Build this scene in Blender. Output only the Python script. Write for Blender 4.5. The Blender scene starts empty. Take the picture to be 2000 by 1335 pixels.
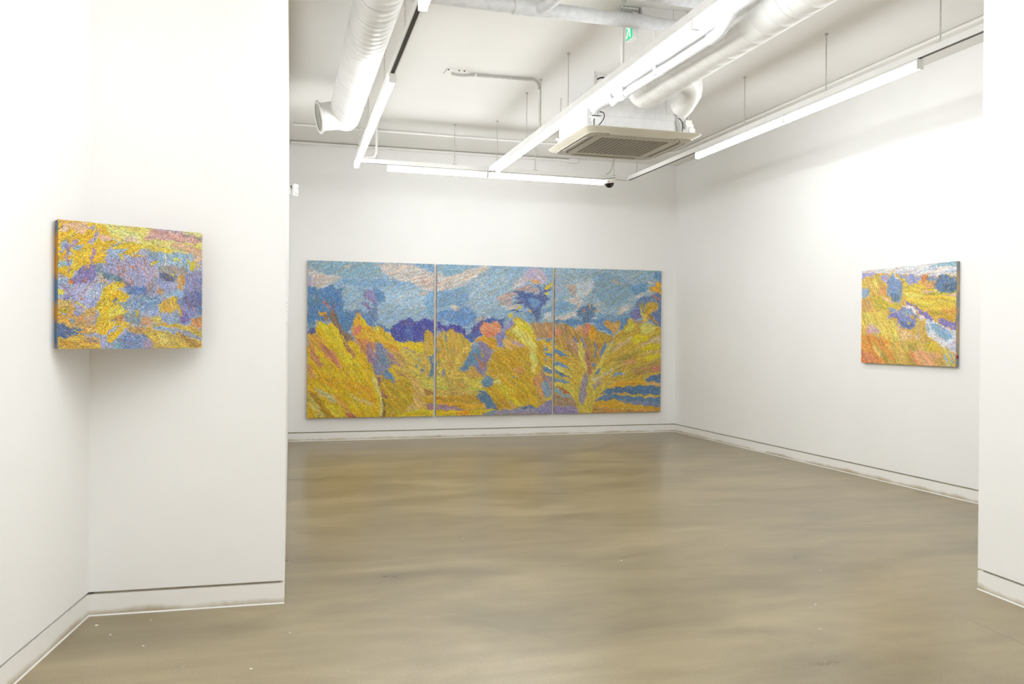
import bpy, math, random
import numpy as np
from mathutils import Matrix, Vector

random.seed(7)
SC = bpy.context.scene
COL = SC.collection
PI = math.pi

# ---------------------------------------------------------------- camera
CAM_H = 1.1037
cd = bpy.data.cameras.new('camera')
cd.sensor_width = 36.0
cd.lens = 1695.4 / 2000 * 36
cd.clip_start = 0.05
cam = bpy.data.objects.new('camera', cd)
COL.objects.link(cam)
yaw, pitch, roll = 0.2790, -0.0074, 0.0071
fw = Vector((math.sin(yaw) * math.cos(pitch), math.cos(yaw) * math.cos(pitch), math.sin(pitch)))
rt = Vector((math.cos(yaw), -math.sin(yaw), 0))
up = rt.cross(fw)
r2 = rt * math.cos(roll) + up * math.sin(roll)
u2 = up * math.cos(roll) - rt * math.sin(roll)
M = Matrix(((r2.x, u2.x, -fw.x, 0), (r2.y, u2.y, -fw.y, 0), (r2.z, u2.z, -fw.z, CAM_H), (0, 0, 0, 1)))
cam.matrix_world = M
SC.camera = cam

# ---------------------------------------------------------------- world, view
W = bpy.data.worlds.new('world')
SC.world = W
W.use_nodes = True
W.node_tree.nodes['Background'].inputs[0].default_value = (1, 1, 1, 1)
W.node_tree.nodes['Background'].inputs[1].default_value = 0.0
SC.view_settings.view_transform = 'Standard'
SC.view_settings.look = 'None'
SC.view_settings.gamma = 1.0
SC.view_settings.use_curve_mapping = False
SC.view_settings.exposure = 0.0
SC.cycles.use_denoising = True
SC.cycles.max_bounces = 10
SC.cycles.diffuse_bounces = 7
SC.cycles.sample_clamp_indirect = 8.0
TUBE_STRENGTH = 38.0
SIDE = 0.66
TUBE_COLOUR = (0.945, 0.978, 1.0, 1)

ZC = 3.081      # ceiling height
DY = 9.173      # back wall
XR = 4.600      # right wall

# ---------------------------------------------------------------- materials
def srgb(h):
    if isinstance(h, str):
        c = [int(h[i:i + 2], 16) / 255 for i in (0, 2, 4)]
    else:
        c = [v / 255 for v in h]
    return [v / 12.92 if v <= .04045 else ((v + .055) / 1.055) ** 2.4 for v in c]

def mat(name, colour, rough=0.5, metal=0.0, spec=0.5):
    m = bpy.data.materials.new(name)
    m.use_nodes = True
    b = m.node_tree.nodes['Principled BSDF']
    b.inputs['Base Color'].default_value = (*colour, 1)
    b.inputs['Roughness'].default_value = rough
    b.inputs['Metallic'].default_value = metal
    b.inputs['Specular IOR Level'].default_value = spec
    return m

def N(m, kind, **kw):
    n = m.node_tree.nodes.new(kind)
    for k, v in kw.items():
        setattr(n, k, v)
    return n

def L(m, a, b):
    m.node_tree.links.new(a, b)

def noise_mat(name, c1, c2, scale=6.0, rough=0.5, detail=4.0, bump=0.0, bscale=200.0, lo=.35, hi=.65, spec=0.5):
    m = mat(name, c1, rough, spec=spec)
    b = m.node_tree.nodes['Principled BSDF']
    tc = N(m, 'ShaderNodeTexCoord')
    nz = N(m, 'ShaderNodeTexNoise')
    nz.inputs['Scale'].default_value = scale
    nz.inputs['Detail'].default_value = detail
    cr = N(m, 'ShaderNodeValToRGB')
    cr.color_ramp.elements[0].position = lo
    cr.color_ramp.elements[1].position = hi
    cr.color_ramp.elements[0].color = (*c1, 1)
    cr.color_ramp.elements[1].color = (*c2, 1)
    L(m, tc.outputs['Object'], nz.inputs['Vector'])
    L(m, nz.outputs['Fac'], cr.inputs['Fac'])
    L(m, cr.outputs['Color'], b.inputs['Base Color'])
    if bump > 0:
        n2 = N(m, 'ShaderNodeTexNoise')
        n2.inputs['Scale'].default_value = bscale
        n2.inputs['Detail'].default_value = 3
        bp = N(m, 'ShaderNodeBump')
        bp.inputs['Strength'].default_value = bump
        bp.inputs['Distance'].default_value = 0.001
        L(m, tc.outputs['Object'], n2.inputs['Vector'])
        L(m, n2.outputs['Fac'], bp.inputs['Height'])
        L(m, bp.outputs['Normal'], b.inputs['Normal'])
    return m

MT = {}
MT['wall'] = noise_mat('white wall paint', (.845, .84, .83), (.865, .86, .85), 1.5, .6, bump=.12, bscale=260, spec=.3)
MT['ceiling'] = noise_mat('white ceiling paint', (.79, .775, .748), (.815, .80, .773), 1.2, .7, spec=.3)
MT['white'] = noise_mat('white enamel', (.84, .835, .82), (.87, .865, .85), 9, .35)
MT['rail'] = noise_mat('white powder coat', (.80, .79, .77), (.83, .82, .80), 9, .4)
MT['housing'] = mat('lamp housing white', (.85, .84, .82), .4)
MT['black'] = mat('black plastic', (.012, .012, .013), .45)
MT['slot'] = mat('dark track slot', (.035, .033, .030), .5)
MT['zinc'] = noise_mat('galvanised steel', (.42, .41, .39), (.55, .54, .52), 60, .35)
MT['rod'] = noise_mat('threaded rod', (.52, .50, .46), (.66, .64, .60), 90, .4)
MT['duct'] = noise_mat('painted spiral duct', (.80, .795, .775), (.85, .845, .83), 7, .38)
MT['wrap'] = noise_mat('white pipe wrap', (.67, .68, .70), (.76, .77, .79), 25, .5, bump=.6, bscale=45)
MT['ac_panel'] = noise_mat('cassette plastic', (.49, .45, .36), (.53, .49, .40), 4, .4)  # cassette panel is white; the shade on its underside is put into this beige
MT['ac_body'] = noise_mat('moulded foam body', (.70, .695, .69), (.74, .735, .73), 20, .6)
MT['gap'] = noise_mat('shadow gap with painted shade', (.40, .345, .255), (.48, .425, .325), 8, .8)  # groove is white; its recess shade is painted in as beige-brown
MT['dark'] = mat('dark recess', (.025, .022, .018), .6)
MT['plate'] = mat('caption card', (.90, .90, .92), .4)
MT['ink'] = mat('grey print', (.35, .36, .42), .6)
MT['canvas'] = noise_mat('primed canvas edge', srgb('C9B48A'), srgb('8F8468'), 30, .8)
MT['smoke'] = mat('smoked dome', (.012, .010, .009), .08)
MT['red'] = mat('red mark', srgb('D8455A'), .5)
MT['seal'] = mat('red seal', srgb('8E2A38'), .6)
MT['green'] = mat('exit green', srgb('13B583'), .4)
gb = MT['green'].node_tree.nodes['Principled BSDF']
gb.inputs['Emission Color'].default_value = (*srgb('12C48A'), 1)
gb.inputs['Emission Strength'].default_value = 0.55
MT['glyph'] = mat('exit pictogram white', (.85, .88, .87), .4)
wb = MT['glyph'].node_tree.nodes['Principled BSDF']
wb.inputs['Emission Color'].default_value = (.9, 1, .95, 1)
wb.inputs['Emission Strength'].default_value = 0.6

MT['tube'] = bpy.data.materials.new('lit diffuser')
MT['tube'].use_nodes = True
nt = MT['tube'].node_tree
nt.nodes.remove(nt.nodes['Principled BSDF'])
em = nt.nodes.new('ShaderNodeEmission')
em.inputs[0].default_value = TUBE_COLOUR
em.inputs[1].default_value = TUBE_STRENGTH
nt.links.new(em.outputs[0], nt.nodes['Material Output'].inputs[0])
# the diodes face down: the sides of the diffuser are dimmer than its underside
ge = nt.nodes.new('ShaderNodeNewGeometry')
sx_ = nt.nodes.new('ShaderNodeSeparateXYZ')
mr_ = nt.nodes.new('ShaderNodeMapRange')
mr_.inputs['From Min'].default_value = 0.0
mr_.inputs['From Max'].default_value = -1.0
mr_.inputs['To Min'].default_value = TUBE_STRENGTH * SIDE
mr_.inputs['To Max'].default_value = TUBE_STRENGTH
nt.links.new(ge.outputs['Normal'], sx_.inputs[0])
nt.links.new(sx_.outputs['Z'], mr_.inputs['Value'])
nt.links.new(mr_.outputs[0], em.inputs[1])

def floor_material():
    m = mat('polished concrete', (.2, .18, .15), .3)
    b = m.node_tree.nodes['Principled BSDF']
    tc = N(m, 'ShaderNodeTexCoord')
    # large cloudy trowel marks
    mp = N(m, 'ShaderNodeMapping')
    mp.inputs['Rotation'].default_value = (0, 0, .35)
    mp.inputs['Scale'].default_value = (.75, 1.7, 1)
    L(m, tc.outputs['Object'], mp.inputs['Vector'])
    n1 = N(m, 'ShaderNodeTexNoise')
    n1.inputs['Scale'].default_value = 1.3
    n1.inputs['Detail'].default_value = 7
    n1.inputs['Roughness'].default_value = .62
    n1.inputs['Distortion'].default_value = .6
    L(m, mp.outputs['Vector'], n1.inputs['Vector'])
    c1 = N(m, 'ShaderNodeValToRGB')
    e = c1.color_ramp.elements
    e[0].position, e[1].position = .28, .72
    e[0].color = (*srgb('766A50'), 1)
    e[1].color = (*srgb('A29372'), 1)
    L(m, n1.outputs['Fac'], c1.inputs['Fac'])
    # fine streaks
    mp2 = N(m, 'ShaderNodeMapping')
    mp2.inputs['Rotation'].default_value = (0, 0, -.5)
    mp2.inputs['Scale'].default_value = (1.7, 6, 1)
    L(m, tc.outputs['Object'], mp2.inputs['Vector'])
    n2 = N(m, 'ShaderNodeTexNoise')
    n2.inputs['Scale'].default_value = 1.6
    n2.inputs['Detail'].default_value = 6
    L(m, mp2.outputs['Vector'], n2.inputs['Vector'])
    c2 = N(m, 'ShaderNodeValToRGB')
    e = c2.color_ramp.elements
    e[0].position, e[1].position = .33, .62
    e[0].color = (.80, .79, .77, 1)
    e[1].color = (1.04, 1.04, 1.03, 1)
    L(m, n2.outputs['Fac'], c2.inputs['Fac'])
    mx = N(m, 'ShaderNodeMix', data_type='RGBA', blend_type='MULTIPLY')
    mx.inputs['Factor'].default_value = .5
    L(m, c1.outputs['Color'], mx.inputs['A'])
    L(m, c2.outputs['Color'], mx.inputs['B'])
    # grain
    n3 = N(m, 'ShaderNodeTexNoise')
    n3.inputs['Scale'].default_value = 140
    n3.inputs['Detail'].default_value = 2
    L(m, tc.outputs['Object'], n3.inputs['Vector'])
    c3 = N(m, 'ShaderNodeValToRGB')
    e = c3.color_ramp.elements
    e[0].position, e[1].position = .3, .7
    e[0].color = (.86, .86, .86, 1)
    e[1].color = (1.1, 1.1, 1.1, 1)
    L(m, n3.outputs['Fac'], c3.inputs['Fac'])
    mx2 = N(m, 'ShaderNodeMix', data_type='RGBA', blend_type='MULTIPLY')
    mx2.inputs['Factor'].default_value = .8
    L(m, mx.outputs['Result'], mx2.inputs['A'])
    L(m, c3.outputs['Color'], mx2.inputs['B'])
    # sparse dark scuffs
    vo = N(m, 'ShaderNodeTexVoronoi')
    vo.inputs['Scale'].default_value = 3.3
    wp = N(m, 'ShaderNodeTexNoise')
    wp.inputs['Scale'].default_value = 9
    wa = N(m, 'ShaderNodeMix', data_type='VECTOR')
    wa.inputs['Factor'].default_value = .06
    L(m, tc.outputs['Object'], wp.inputs['Vector'])
    L(m, tc.outputs['Object'], wa.inputs['A'])
    L(m, wp.outputs['Color'], wa.inputs['B'])
    L(m, wa.outputs['Result'], vo.inputs['Vector'])
    c4 = N(m, 'ShaderNodeValToRGB')
    e = c4.color_ramp.elements
    e[0].position, e[1].position = .02, .06
    e[0].color = (.62, .60, .56, 1)
    e[1].color = (1, 1, 1, 1)
    L(m, vo.outputs['Distance'], c4.inputs['Fac'])
    mx3 = N(m, 'ShaderNodeMix', data_type='RGBA', blend_type='MULTIPLY')
    mx3.inputs['Factor'].default_value = .55
    L(m, mx2.outputs['Result'], mx3.inputs['A'])
    L(m, c4.outputs['Color'], mx3.inputs['B'])
    # hairline crack near the right opening: distance to a wandering line
    sp = N(m, 'ShaderNodeSeparateXYZ')
    L(m, tc.outputs['Object'], sp.inputs['Vector'])
    nx = N(m, 'ShaderNodeTexNoise')
    nx.inputs['Scale'].default_value = 14
    L(m, tc.outputs['Object'], nx.inputs['Vector'])
    def mth(op, a, bb=None):
        q = N(m, 'ShaderNodeMath', operation=op)
        for i, v in enumerate((a, bb)):
            if v is None:
                continue
            if isinstance(v, (int, float)):
                q.inputs[i].default_value = v
            else:
                L(m, v, q.inputs[i])
        return q.outputs[0]
    wob = mth('MULTIPLY', mth('SUBTRACT', nx.outputs['Fac'], .5), .035)
    line = mth('ADD', mth('MULTIPLY', mth('SUBTRACT', sp.outputs['Y'], 2.745), .078), 2.668)
    dist = mth('ABSOLUTE', mth('SUBTRACT', mth('ADD', sp.outputs['X'], wob), line))
    near = mth('LESS_THAN', dist, mth('MULTIPLY', mth('SUBTRACT', 3.1, sp.outputs['Y']), .0050))
    inr = mth('MULTIPLY', near, mth('LESS_THAN', sp.outputs['Y'], 3.02))
    inr = mth('MULTIPLY', inr, mth('GREATER_THAN', sp.outputs['Y'], 1.2))
    mx4 = N(m, 'ShaderNodeMix', data_type='RGBA')
    L(m, mth('MULTIPLY', inr, .6), mx4.inputs['Factor'])
    L(m, mx3.outputs['Result'], mx4.inputs['A'])
    mx4.inputs['B'].default_value = (*srgb('4A4232'), 1)
    L(m, mx4.outputs['Result'], b.inputs['Base Color'])
    # gloss
    c5 = N(m, 'ShaderNodeMapRange')
    c5.inputs['To Min'].default_value = .25
    c5.inputs['To Max'].default_value = .33
    L(m, n1.outputs['Fac'], c5.inputs['Value'])
    L(m, c5.outputs['Result'], b.inputs['Roughness'])
    b.inputs['Specular IOR Level'].default_value = .5
    bp = N(m, 'ShaderNodeBump')
    bp.inputs['Strength'].default_value = .06
    bp.inputs['Distance'].default_value = .002
    L(m, n3.outputs['Fac'], bp.inputs['Height'])
    L(m, bp.outputs['Normal'], b.inputs['Normal'])
    return m
MT['floor'] = floor_material()

def skirting_material():
    """white paint with a brown mop line of dirt that has its own ragged shape"""
    m = mat('scuffed skirting', (.85, .84, .81), .5)
    b = m.node_tree.nodes['Principled BSDF']
    tc = N(m, 'ShaderNodeTexCoord')
    sp = N(m, 'ShaderNodeSeparateXYZ')
    L(m, tc.outputs['Object'], sp.inputs['Vector'])
    nz = N(m, 'ShaderNodeTexNoise')
    nz.inputs['Scale'].default_value = 3.2
    nz.inputs['Detail'].default_value = 6
    nz.inputs['Roughness'].default_value = .65
    L(m, tc.outputs['Object'], nz.inputs['Vector'])
    mr = N(m, 'ShaderNodeMapRange')
    mr.inputs['From Min'].default_value = .004
    mr.inputs['From Max'].default_value = .05
    mr.inputs['To Min'].default_value = .47
    mr.inputs['To Max'].default_value = -.25
    L(m, sp.outputs['Z'], mr.inputs['Value'])
    ad = N(m, 'ShaderNodeMath', operation='ADD')
    L(m, nz.outputs['Fac'], ad.inputs[0])
    L(m, mr.outputs['Result'], ad.inputs[1])
    cr = N(m, 'ShaderNodeValToRGB')
    e = cr.color_ramp.elements
    e[0].position, e[1].position = .55, .95
    e[0].color = (.85, .84, .81, 1)
    e[1].color = (*srgb('B3A68C'), 1)
    L(m, ad.outputs[0], cr.inputs['Fac'])
    L(m, cr.outputs['Color'], b.inputs['Base Color'])
    return m
MT['skirting'] = skirting_material()

def paint_material():
    m = mat('impasto paint', (.5, .5, .5), .55, spec=.35)
    b = m.node_tree.nodes['Principled BSDF']
    at = N(m, 'ShaderNodeAttribute', attribute_name='pigment')
    tc = N(m, 'ShaderNodeTexCoord')
    nz = N(m, 'ShaderNodeTexNoise')
    nz.inputs['Scale'].default_value = 260
    nz.inputs['Detail'].default_value = 2
    L(m, tc.outputs['Object'], nz.inputs['Vector'])
    mr = N(m, 'ShaderNodeMapRange')
    mr.inputs['To Min'].default_value = .82
    mr.inputs['To Max'].default_value = 1.16
    L(m, nz.outputs['Fac'], mr.inputs['Value'])
    mx = N(m, 'ShaderNodeMix', data_type='RGBA', blend_type='MULTIPLY')
    mx.inputs['Factor'].default_value = 1
    L(m, at.outputs['Color'], mx.inputs['A'])
    L(m, mr.outputs['Result'], mx.inputs['B'])
    L(m, mx.outputs['Result'], b.inputs['Base Color'])
    return m
MT['paint'] = paint_material()

# ---------------------------------------------------------------- mesh helpers
class MB:
    def __init__(self):
        self.v, self.f, self.s = [], [], []
    def add(self, vs, fs, smooth=False):
        o = len(self.v)
        self.v += [tuple(p) for p in vs]
        self.f += [tuple(o + i for i in q) for q in fs]
        self.s += [smooth] * len(fs)
        return self
    def box(self, x0, x1, y0, y1, z0, z1):
        vs = [(x, y, z) for z in (z0, z1) for y in (y0, y1) for x in (x0, x1)]
        return self.add(vs, [(0, 2, 3, 1), (4, 5, 7, 6), (0, 1, 5, 4), (1, 3, 7, 5), (3, 2, 6, 7), (2, 0, 4, 6)])
    def prism(self, poly, z0, z1):
        n = len(poly)
        a = sum(poly[i][0] * poly[(i + 1) % n][1] - poly[(i + 1) % n][0] * poly[i][1] for i in range(n))
        if a < 0:
            poly = poly[::-1]
        vs = [(x, y, z0) for x, y in poly] + [(x, y, z1) for x, y in poly]
        fs = [tuple(range(n - 1, -1, -1)), tuple(range(n, 2 * n))]
        fs += [(i, (i + 1) % n, n + (i + 1) % n, n + i) for i in range(n)]
        return self.add(vs, fs)
    def sweep(self, path, prof, closed_prof=True, caps=True, smooth=True, upv=(0, 0, 1)):
        """prof: list of (side, up) offsets, or a function of index; path: list of points"""
        P = [Vector(p) for p in path]
        n = len(P)
        rings = []
        ref = Vector(upv)
        for i in range(n):
            t = (P[min(i + 1, n - 1)] - P[max(i - 1, 0)]).normalized()
            u = ref - t * ref.dot(t)
            if u.length < .05:
                ref = Vector((0, 1, 0)) if abs(t.y) < .9 else Vector((1, 0, 0))
                u = ref - t * ref.dot(t)
            u.normalize()
            ref = u
            s = t.cross(u).normalized()
            pr = prof(i) if callable(prof) else prof
            rings.append([P[i] + s * a + u * b for a, b in pr])
        k = len(rings[0])
        vs = [q for r in rings for q in r]
        fs = []
        for i in range(n - 1):
            for j in range(k if closed_prof else k - 1):
                j2 = (j + 1) % k
                fs.append((i * k + j, (i + 1) * k + j, (i + 1) * k + j2, i * k + j2))
        self.add(vs, fs, smooth)
        if caps and closed_prof:
            self.add(rings[0], [tuple(range(k))])
            self.add(rings[-1], [tuple(range(k - 1, -1, -1))])
        return self
    def tube(self, path, r, k=12, caps=True, smooth=True):
        pr = lambda rr: [(math.cos(2 * PI * j / k) * rr, math.sin(2 * PI * j / k) * rr) for j in range(k)]
        if callable(r):
            return self.sweep(path, lambda i: pr(r(i)), caps=caps, smooth=smooth)
        return self.sweep(path, pr(r), caps=caps, smooth=smooth)
    def lathe(self, prof, c=(0, 0, 0), k=24, smooth=True):
        """prof: (radius, z) from bottom to top about +Z at c"""
        vs, fs = [], []
        for r, z in prof:
            for j in range(k):
                a = 2 * PI * j / k
                vs.append((c[0] + r * math.cos(a), c[1] + r * math.sin(a), c[2] + z))
        for i in range(len(prof) - 1):
            for j in range(k):
                j2 = (j + 1) % k
                fs.append((i * k + j, i * k + j2, (i + 1) * k + j2, (i + 1) * k + j))
        return self.add(vs, fs, smooth)
    def rbox(self, x0, x1, y0, y1, z0, z1, b=.004):
        """box with chamfered edges: stacked rounded rings"""
        def ring(i):
            return [(x0 + i, y0 + b), (x0 + b, y0 + i), (x1 - b, y0 + i), (x1 - i, y0 + b), (x1 - i, y1 - b), (x1 - b, y1 - i), (x0 + b, y1 - i), (x0 + i, y1 - b)]
        lv = [(b, z0), (0, z0 + b), (0, z1 - b), (b, z1)]
        vs, fs = [], []
        for ins, z in lv:
            if ins:
                rr = [(x0 + b, y0 + 2 * b), (x0 + 2 * b, y0 + b), (x1 - 2 * b, y0 + b), (x1 - b, y0 + 2 * b), (x1 - b, y1 - 2 * b), (x1 - 2 * b, y1 - b), (x0 + 2 * b, y1 - b), (x0 + b, y1 - 2 * b)]
            else:
                rr = ring(0)
            vs += [(x, y, z) for x, y in rr]
        for i in range(3):
            for j in range(8):
                j2 = (j + 1) % 8
                fs.append((i * 8 + j, i * 8 + j2, (i + 1) * 8 + j2, (i + 1) * 8 + j))
        fs.append(tuple(range(7, -1, -1)))
        fs.append(tuple(range(24, 32)))
        return self.add(vs, fs)
    def build(self, name, m, parent=None, loc=None):
        me = bpy.data.meshes.new(name)
        me.from_pydata(self.v, [], self.f)
        me.polygons.foreach_set('use_smooth', self.s)
        me.materials.append(MT[m] if isinstance(m, str) else m)
        me.update()
        o = bpy.data.objects.new(name, me)
        COL.objects.link(o)
        if parent is not None:
            o.parent = parent
        if loc is not None:
            o.location = loc
        return o

def tag(o, label=None, cat=None, group=None, kind=None):
    if label: o['label'] = label
    if cat: o['category'] = cat
    if group: o['group'] = group
    if kind: o['kind'] = kind
    return o

def thing(name, label, cat, loc=(0, 0, 0), rz=0, group=None):
    o = bpy.data.objects.new(name, None)
    o.empty_display_size = .1
    COL.objects.link(o)
    o.location = loc
    o.rotation_euler = (0, 0, rz)
    return tag(o, label, cat, group)

def rounded_rect(x0, x1, y0, y1, r, n=6):
    pts = []
    for cx, cy, a0 in ((x1 - r, y1 - r, 0), (x0 + r, y1 - r, 90), (x0 + r, y0 + r, 180), (x1 - r, y0 + r, 270)):
        for i in range(n + 1):
            a = math.radians(a0 + 90 * i / n)
            pts.append((cx + r * math.cos(a), cy + r * math.sin(a)))
    return pts

def inset(poly, d):
    """move the polygon edges inwards by d (poly counter-clockwise)"""
    n = len(poly)
    out = []
    for i in range(n):
        p0, p1, p2 = Vector(poly[i - 1]), Vector(poly[i]), Vector(poly[(i + 1) % n])
        e1, e2 = (p1 - p0).normalized(), (p2 - p1).normalized()
        n1, n2 = Vector((-e1.y, e1.x)), Vector((-e2.y, e2.x))
        k = d / max(.2, 1 + n1.dot(n2))
        q = p1 + (n1 + n2) * k
        out.append((q.x, q.y))
    return out

# ---------------------------------------------------------------- the setting
def S(o):
    o['kind'] = 'structure'
    return o

YB = -2.6           # wall behind the camera
def xl(y): return -0.649 - .148 * (3.69 - y)          # left foreground wall line
def xrb(y): return 3.034 - .077 * (3.106 - y)         # right pier side line
LC = (0.088, 3.668)                                   # free corner of the left partition
LB = (0.247, DY)

S(MB().box(-2.2, 5.0, YB - .2, DY + .2, -.12, 0).build('floor', 'floor'))
S(MB().box(-2.2, 5.0, YB - .2, DY + .2, ZC, ZC + .12).build('ceiling', 'ceiling'))
GZ0, GZ1 = .0835, .0945
walls = {
    'back': [(LB[0], DY), (XR, DY), (XR, DY + .15), (LB[0], DY + .15)],
    'right': [(XR, 3.106), (XR + .15, 3.106), (XR + .15, DY + .15), (XR, DY + .15)],
    'left_partition': [(-.649, 3.69), LC, LB, (LB[0], DY + .15), (-.649, DY + .15)],
    'left': [(xl(YB), YB), (xl(3.69), 3.69), (-.649, 3.9), (xl(YB) - .2, 3.9), (xl(YB) - .2, YB)],
    'right_pier': [(xrb(YB), YB), (XR + .15, YB), (XR + .15, 3.106), (3.034, 3.106)],
    'rear': [(xl(YB) - .2, YB - .15), (XR + .15, YB - .15), (XR + .15, YB), (xl(YB) - .2, YB)],
}
for nm, poly in walls.items():
    a = sum(poly[i][0] * poly[(i + 1) % len(poly)][1] - poly[(i + 1) % len(poly)][0] * poly[i][1] for i in range(len(poly)))
    if a < 0:
        poly = poly[::-1]
    w = S(MB().prism(poly, GZ1, ZC).build('wall_' + nm, 'wall'))
    bb = S(MB().prism(poly, 0, GZ0).build('baseboard_' + nm, 'skirting'))
    MB().prism(inset(poly, .016), GZ0 - .002, GZ1 + .002).build('shadow_gap', 'gap', bb)
# bead of sealant where the skirting meets the floor
def bead(pts, bbname):
    b = bpy.data.objects[bbname]
    prof = [(-.004, 0), (.0045, 0), (.003, .0035), (-.002, .006)]
    m = MB()
    for a, c in zip(pts[:-1], pts[1:]):
        m.sweep([(*a, 0.0005), (*c, 0.0005)], prof, smooth=False)
    m.build('sealant', 'white', b)
bead([(XR, DY), LB], 'baseboard_back')
bead([(XR, 3.106), (XR, DY)], 'baseboard_right')
bead([LC, (-.649, 3.69)], 'baseboard_left_partition')
bead([(-.649, 3.69), (xl(1.5), 1.5)], 'baseboard_left')
bead([(xrb(1.0), 1.0), (3.034, 3.106)], 'baseboard_right_pier')

# plaster chips lying on the floor
CH = [(-.600, 3.568, .012), (-.532, 3.445, .008), (-.410, 3.578, .007), (-.402, 3.292, .006), (-.034, 2.975, .009), (2.201, 3.098, .010), (2.034, 2.831, .008),
      (.10, 3.30, .006), (-.25, 3.05, .006), (1.70, 3.95, .007), (2.55, 3.55, .007), (2.36, 4.10, .008), (1.05, 4.60, .006)]
for x, y, r in CH:
    r *= .75
    k = random.randint(4, 6)
    a0 = random.random() * 6
    pl = [(r * random.uniform(.5, 1) * math.cos(a0 + 2 * PI * i / k), .55 * r * random.uniform(.5, 1) * math.sin(a0 + 2 * PI * i / k)) for i in range(k)]
    o_ = MB().prism(pl, 0, .0022).build('plaster_chip', 'white', None, (x, y, 0))
    tag(o_, 'tiny white plaster chip lying on the concrete floor', 'debris', 'plaster chips on the floor')

# ---------------------------------------------------------------- light tracks and tubes
ZT0, ZT1 = 2.662, 2.700
def rail_profile():
    w, h, sw, sd = .017, ZT1 - ZT0, .0118, .022
    return [(-w, 0), (-sw, 0), (-sw, sd), (sw, sd), (sw, 0), (w, 0), (w, h), (-w, h)]

def make_track(label, a, b, rods, caps=True):
    """track a->b (plan points); rods = list of distances along it"""
    A, B = Vector((*a, 0)), Vector((*b, 0))
    d = (B - A).normalized()
    ang = math.atan2(d.y, d.x)
    ln = (B - A).length
    t = thing('lighting_track', label, 'light track', (a[0], a[1], ZT0), ang, 'suspended lighting tracks')
    MB().sweep([(0, 0, 0), (ln, 0, 0)], rail_profile(), smooth=False).build('rail', 'rail', t)
    MB().box(.002, ln - .002, -.0116, .0116, .0012, .0218).build('conductor_slot', 'slot', t)
    for s in rods:
        m = MB()
        m.tube([(s, 0, ZT1 - ZT0), (s, 0, ZC - ZT0)], .0042, 8)
        r = m.build('hanger_rod', 'rod', t)
        MB().tube([(s, 0, ZC - ZT0 - .012), (s, 0, ZC - ZT0)], .011, 8).build('ceiling_anchor', 'zinc', r)
        MB().box(s - .022, s + .022, -.012, .012, ZT1 - ZT0, ZT1 - ZT0 + .006).build('clip', 'zinc', r)
    return t

def xleft(y): return .703 + .0245 * (y - 4.0)
def xmid(y): return 2.020 + .0105 * (y - 3.6)
XRT = 3.508
def track_y(x): return 7.975 + .030 * (x - 1.0)       # back track line
yb_l, yb_m, yb_r = track_y(.8), track_y(2.07), track_y(XRT)
y0 = -1.6
make_track('white suspended track beside the spiral duct with the open end collar', (xleft(y0), y0), (xleft(yb_l), yb_l),
           [2.5, 4.4, 4.62 - y0, 5.63 - y0, 6.78 - y0, 7.62 - y0])
make_track('white suspended track running past the ceiling cassette', (xmid(y0), y0), (xmid(yb_m - .019), yb_m - .019),
           [2.6, 4.4, 4.75 - y0, 5.748 - y0, 6.398 - y0, 6.782 - y0, 7.753 - y0])
make_track('white suspended track along the right wall', (XRT, 3.13), (XRT, yb_r), [.756, 4.878 - 3.13, 5.871 - 3.13, 6.87 - 3.13, 7.85 - 3.13])
make_track('white suspended track parallel to the wall of the three panel painting', (xleft(yb_l) + .018, yb_l), (XRT - .018, yb_r), [.17, .90, 1.70, 2.53])

def make_tube(label, a, b):
    A, B = Vector((*a, 0)), Vector((*b, 0))
    d = (B - A).normalized()
    ln = (B - A).length
    zb = 2.602
    t = thing('led_tube_lamp', label, 'lamp', (a[0], a[1], zb), math.atan2(d.y, d.x), 'lit linear lamps on the tracks')
    w = .0205
    prof = [(-w, .044), (-w, .016)]
    for i in range(1, 6):
        an = PI + PI * i / 6
        prof.append((w * math.cos(an), .016 + .016 * math.sin(an)))
    prof += [(w, .016), (w, .044)]
    MB().sweep([(.008, 0, 0), (ln - .008, 0, 0)], prof, smooth=True).build('diffuser', 'tube', t)
    MB().box(.004, ln - .004, -.021, .021, .0442, .0560).build('housing', 'housing', t)
    for x in (0, ln - .008):
        MB().rbox(x, x + .008, -.022, .022, .000, .0565, .002).build('end_cap', 'housing', t)
    for x in (.10, ln - .16):
        MB().box(x, x + .06, -.0075, .0075, .056, .072).build('adapter', 'black', t)
    return t

def split(fx, ya, yb, n):
    out = []
    for i in range(n):
        u, v = ya + (yb - ya) * i / n, ya + (yb - ya) * (i + 1) / n
        out.append(((fx(u), u + .002), (fx(v), v - .002)))
    return out
names_l = ['bright lamp on the duct side track, reaching the far track corner', 'bright lamp on the duct side track, beginning after the bare stretch of rail']
for (a, b), nm in zip(split(xleft, 5.17, 7.92, 2)[::-1], names_l):
    make_tube(nm, a, b)
make_tube('bright lamp on the duct side track, before the bare stretch of rail', (xleft(2.6), 2.6), (xleft(4.0), 4.0))
for (ya, yb_), nm in zip(((1.25, 2.55), (-.1, 1.2), (-1.45, -.15)), ('third', 'second', 'first')):  # out-of-view lamps added along this track to light the front room
    make_tube(nm + ' added unseen fill lamp from the entrance wall on the duct side track', (xleft(ya), ya), (xleft(yb_), yb_))
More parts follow.
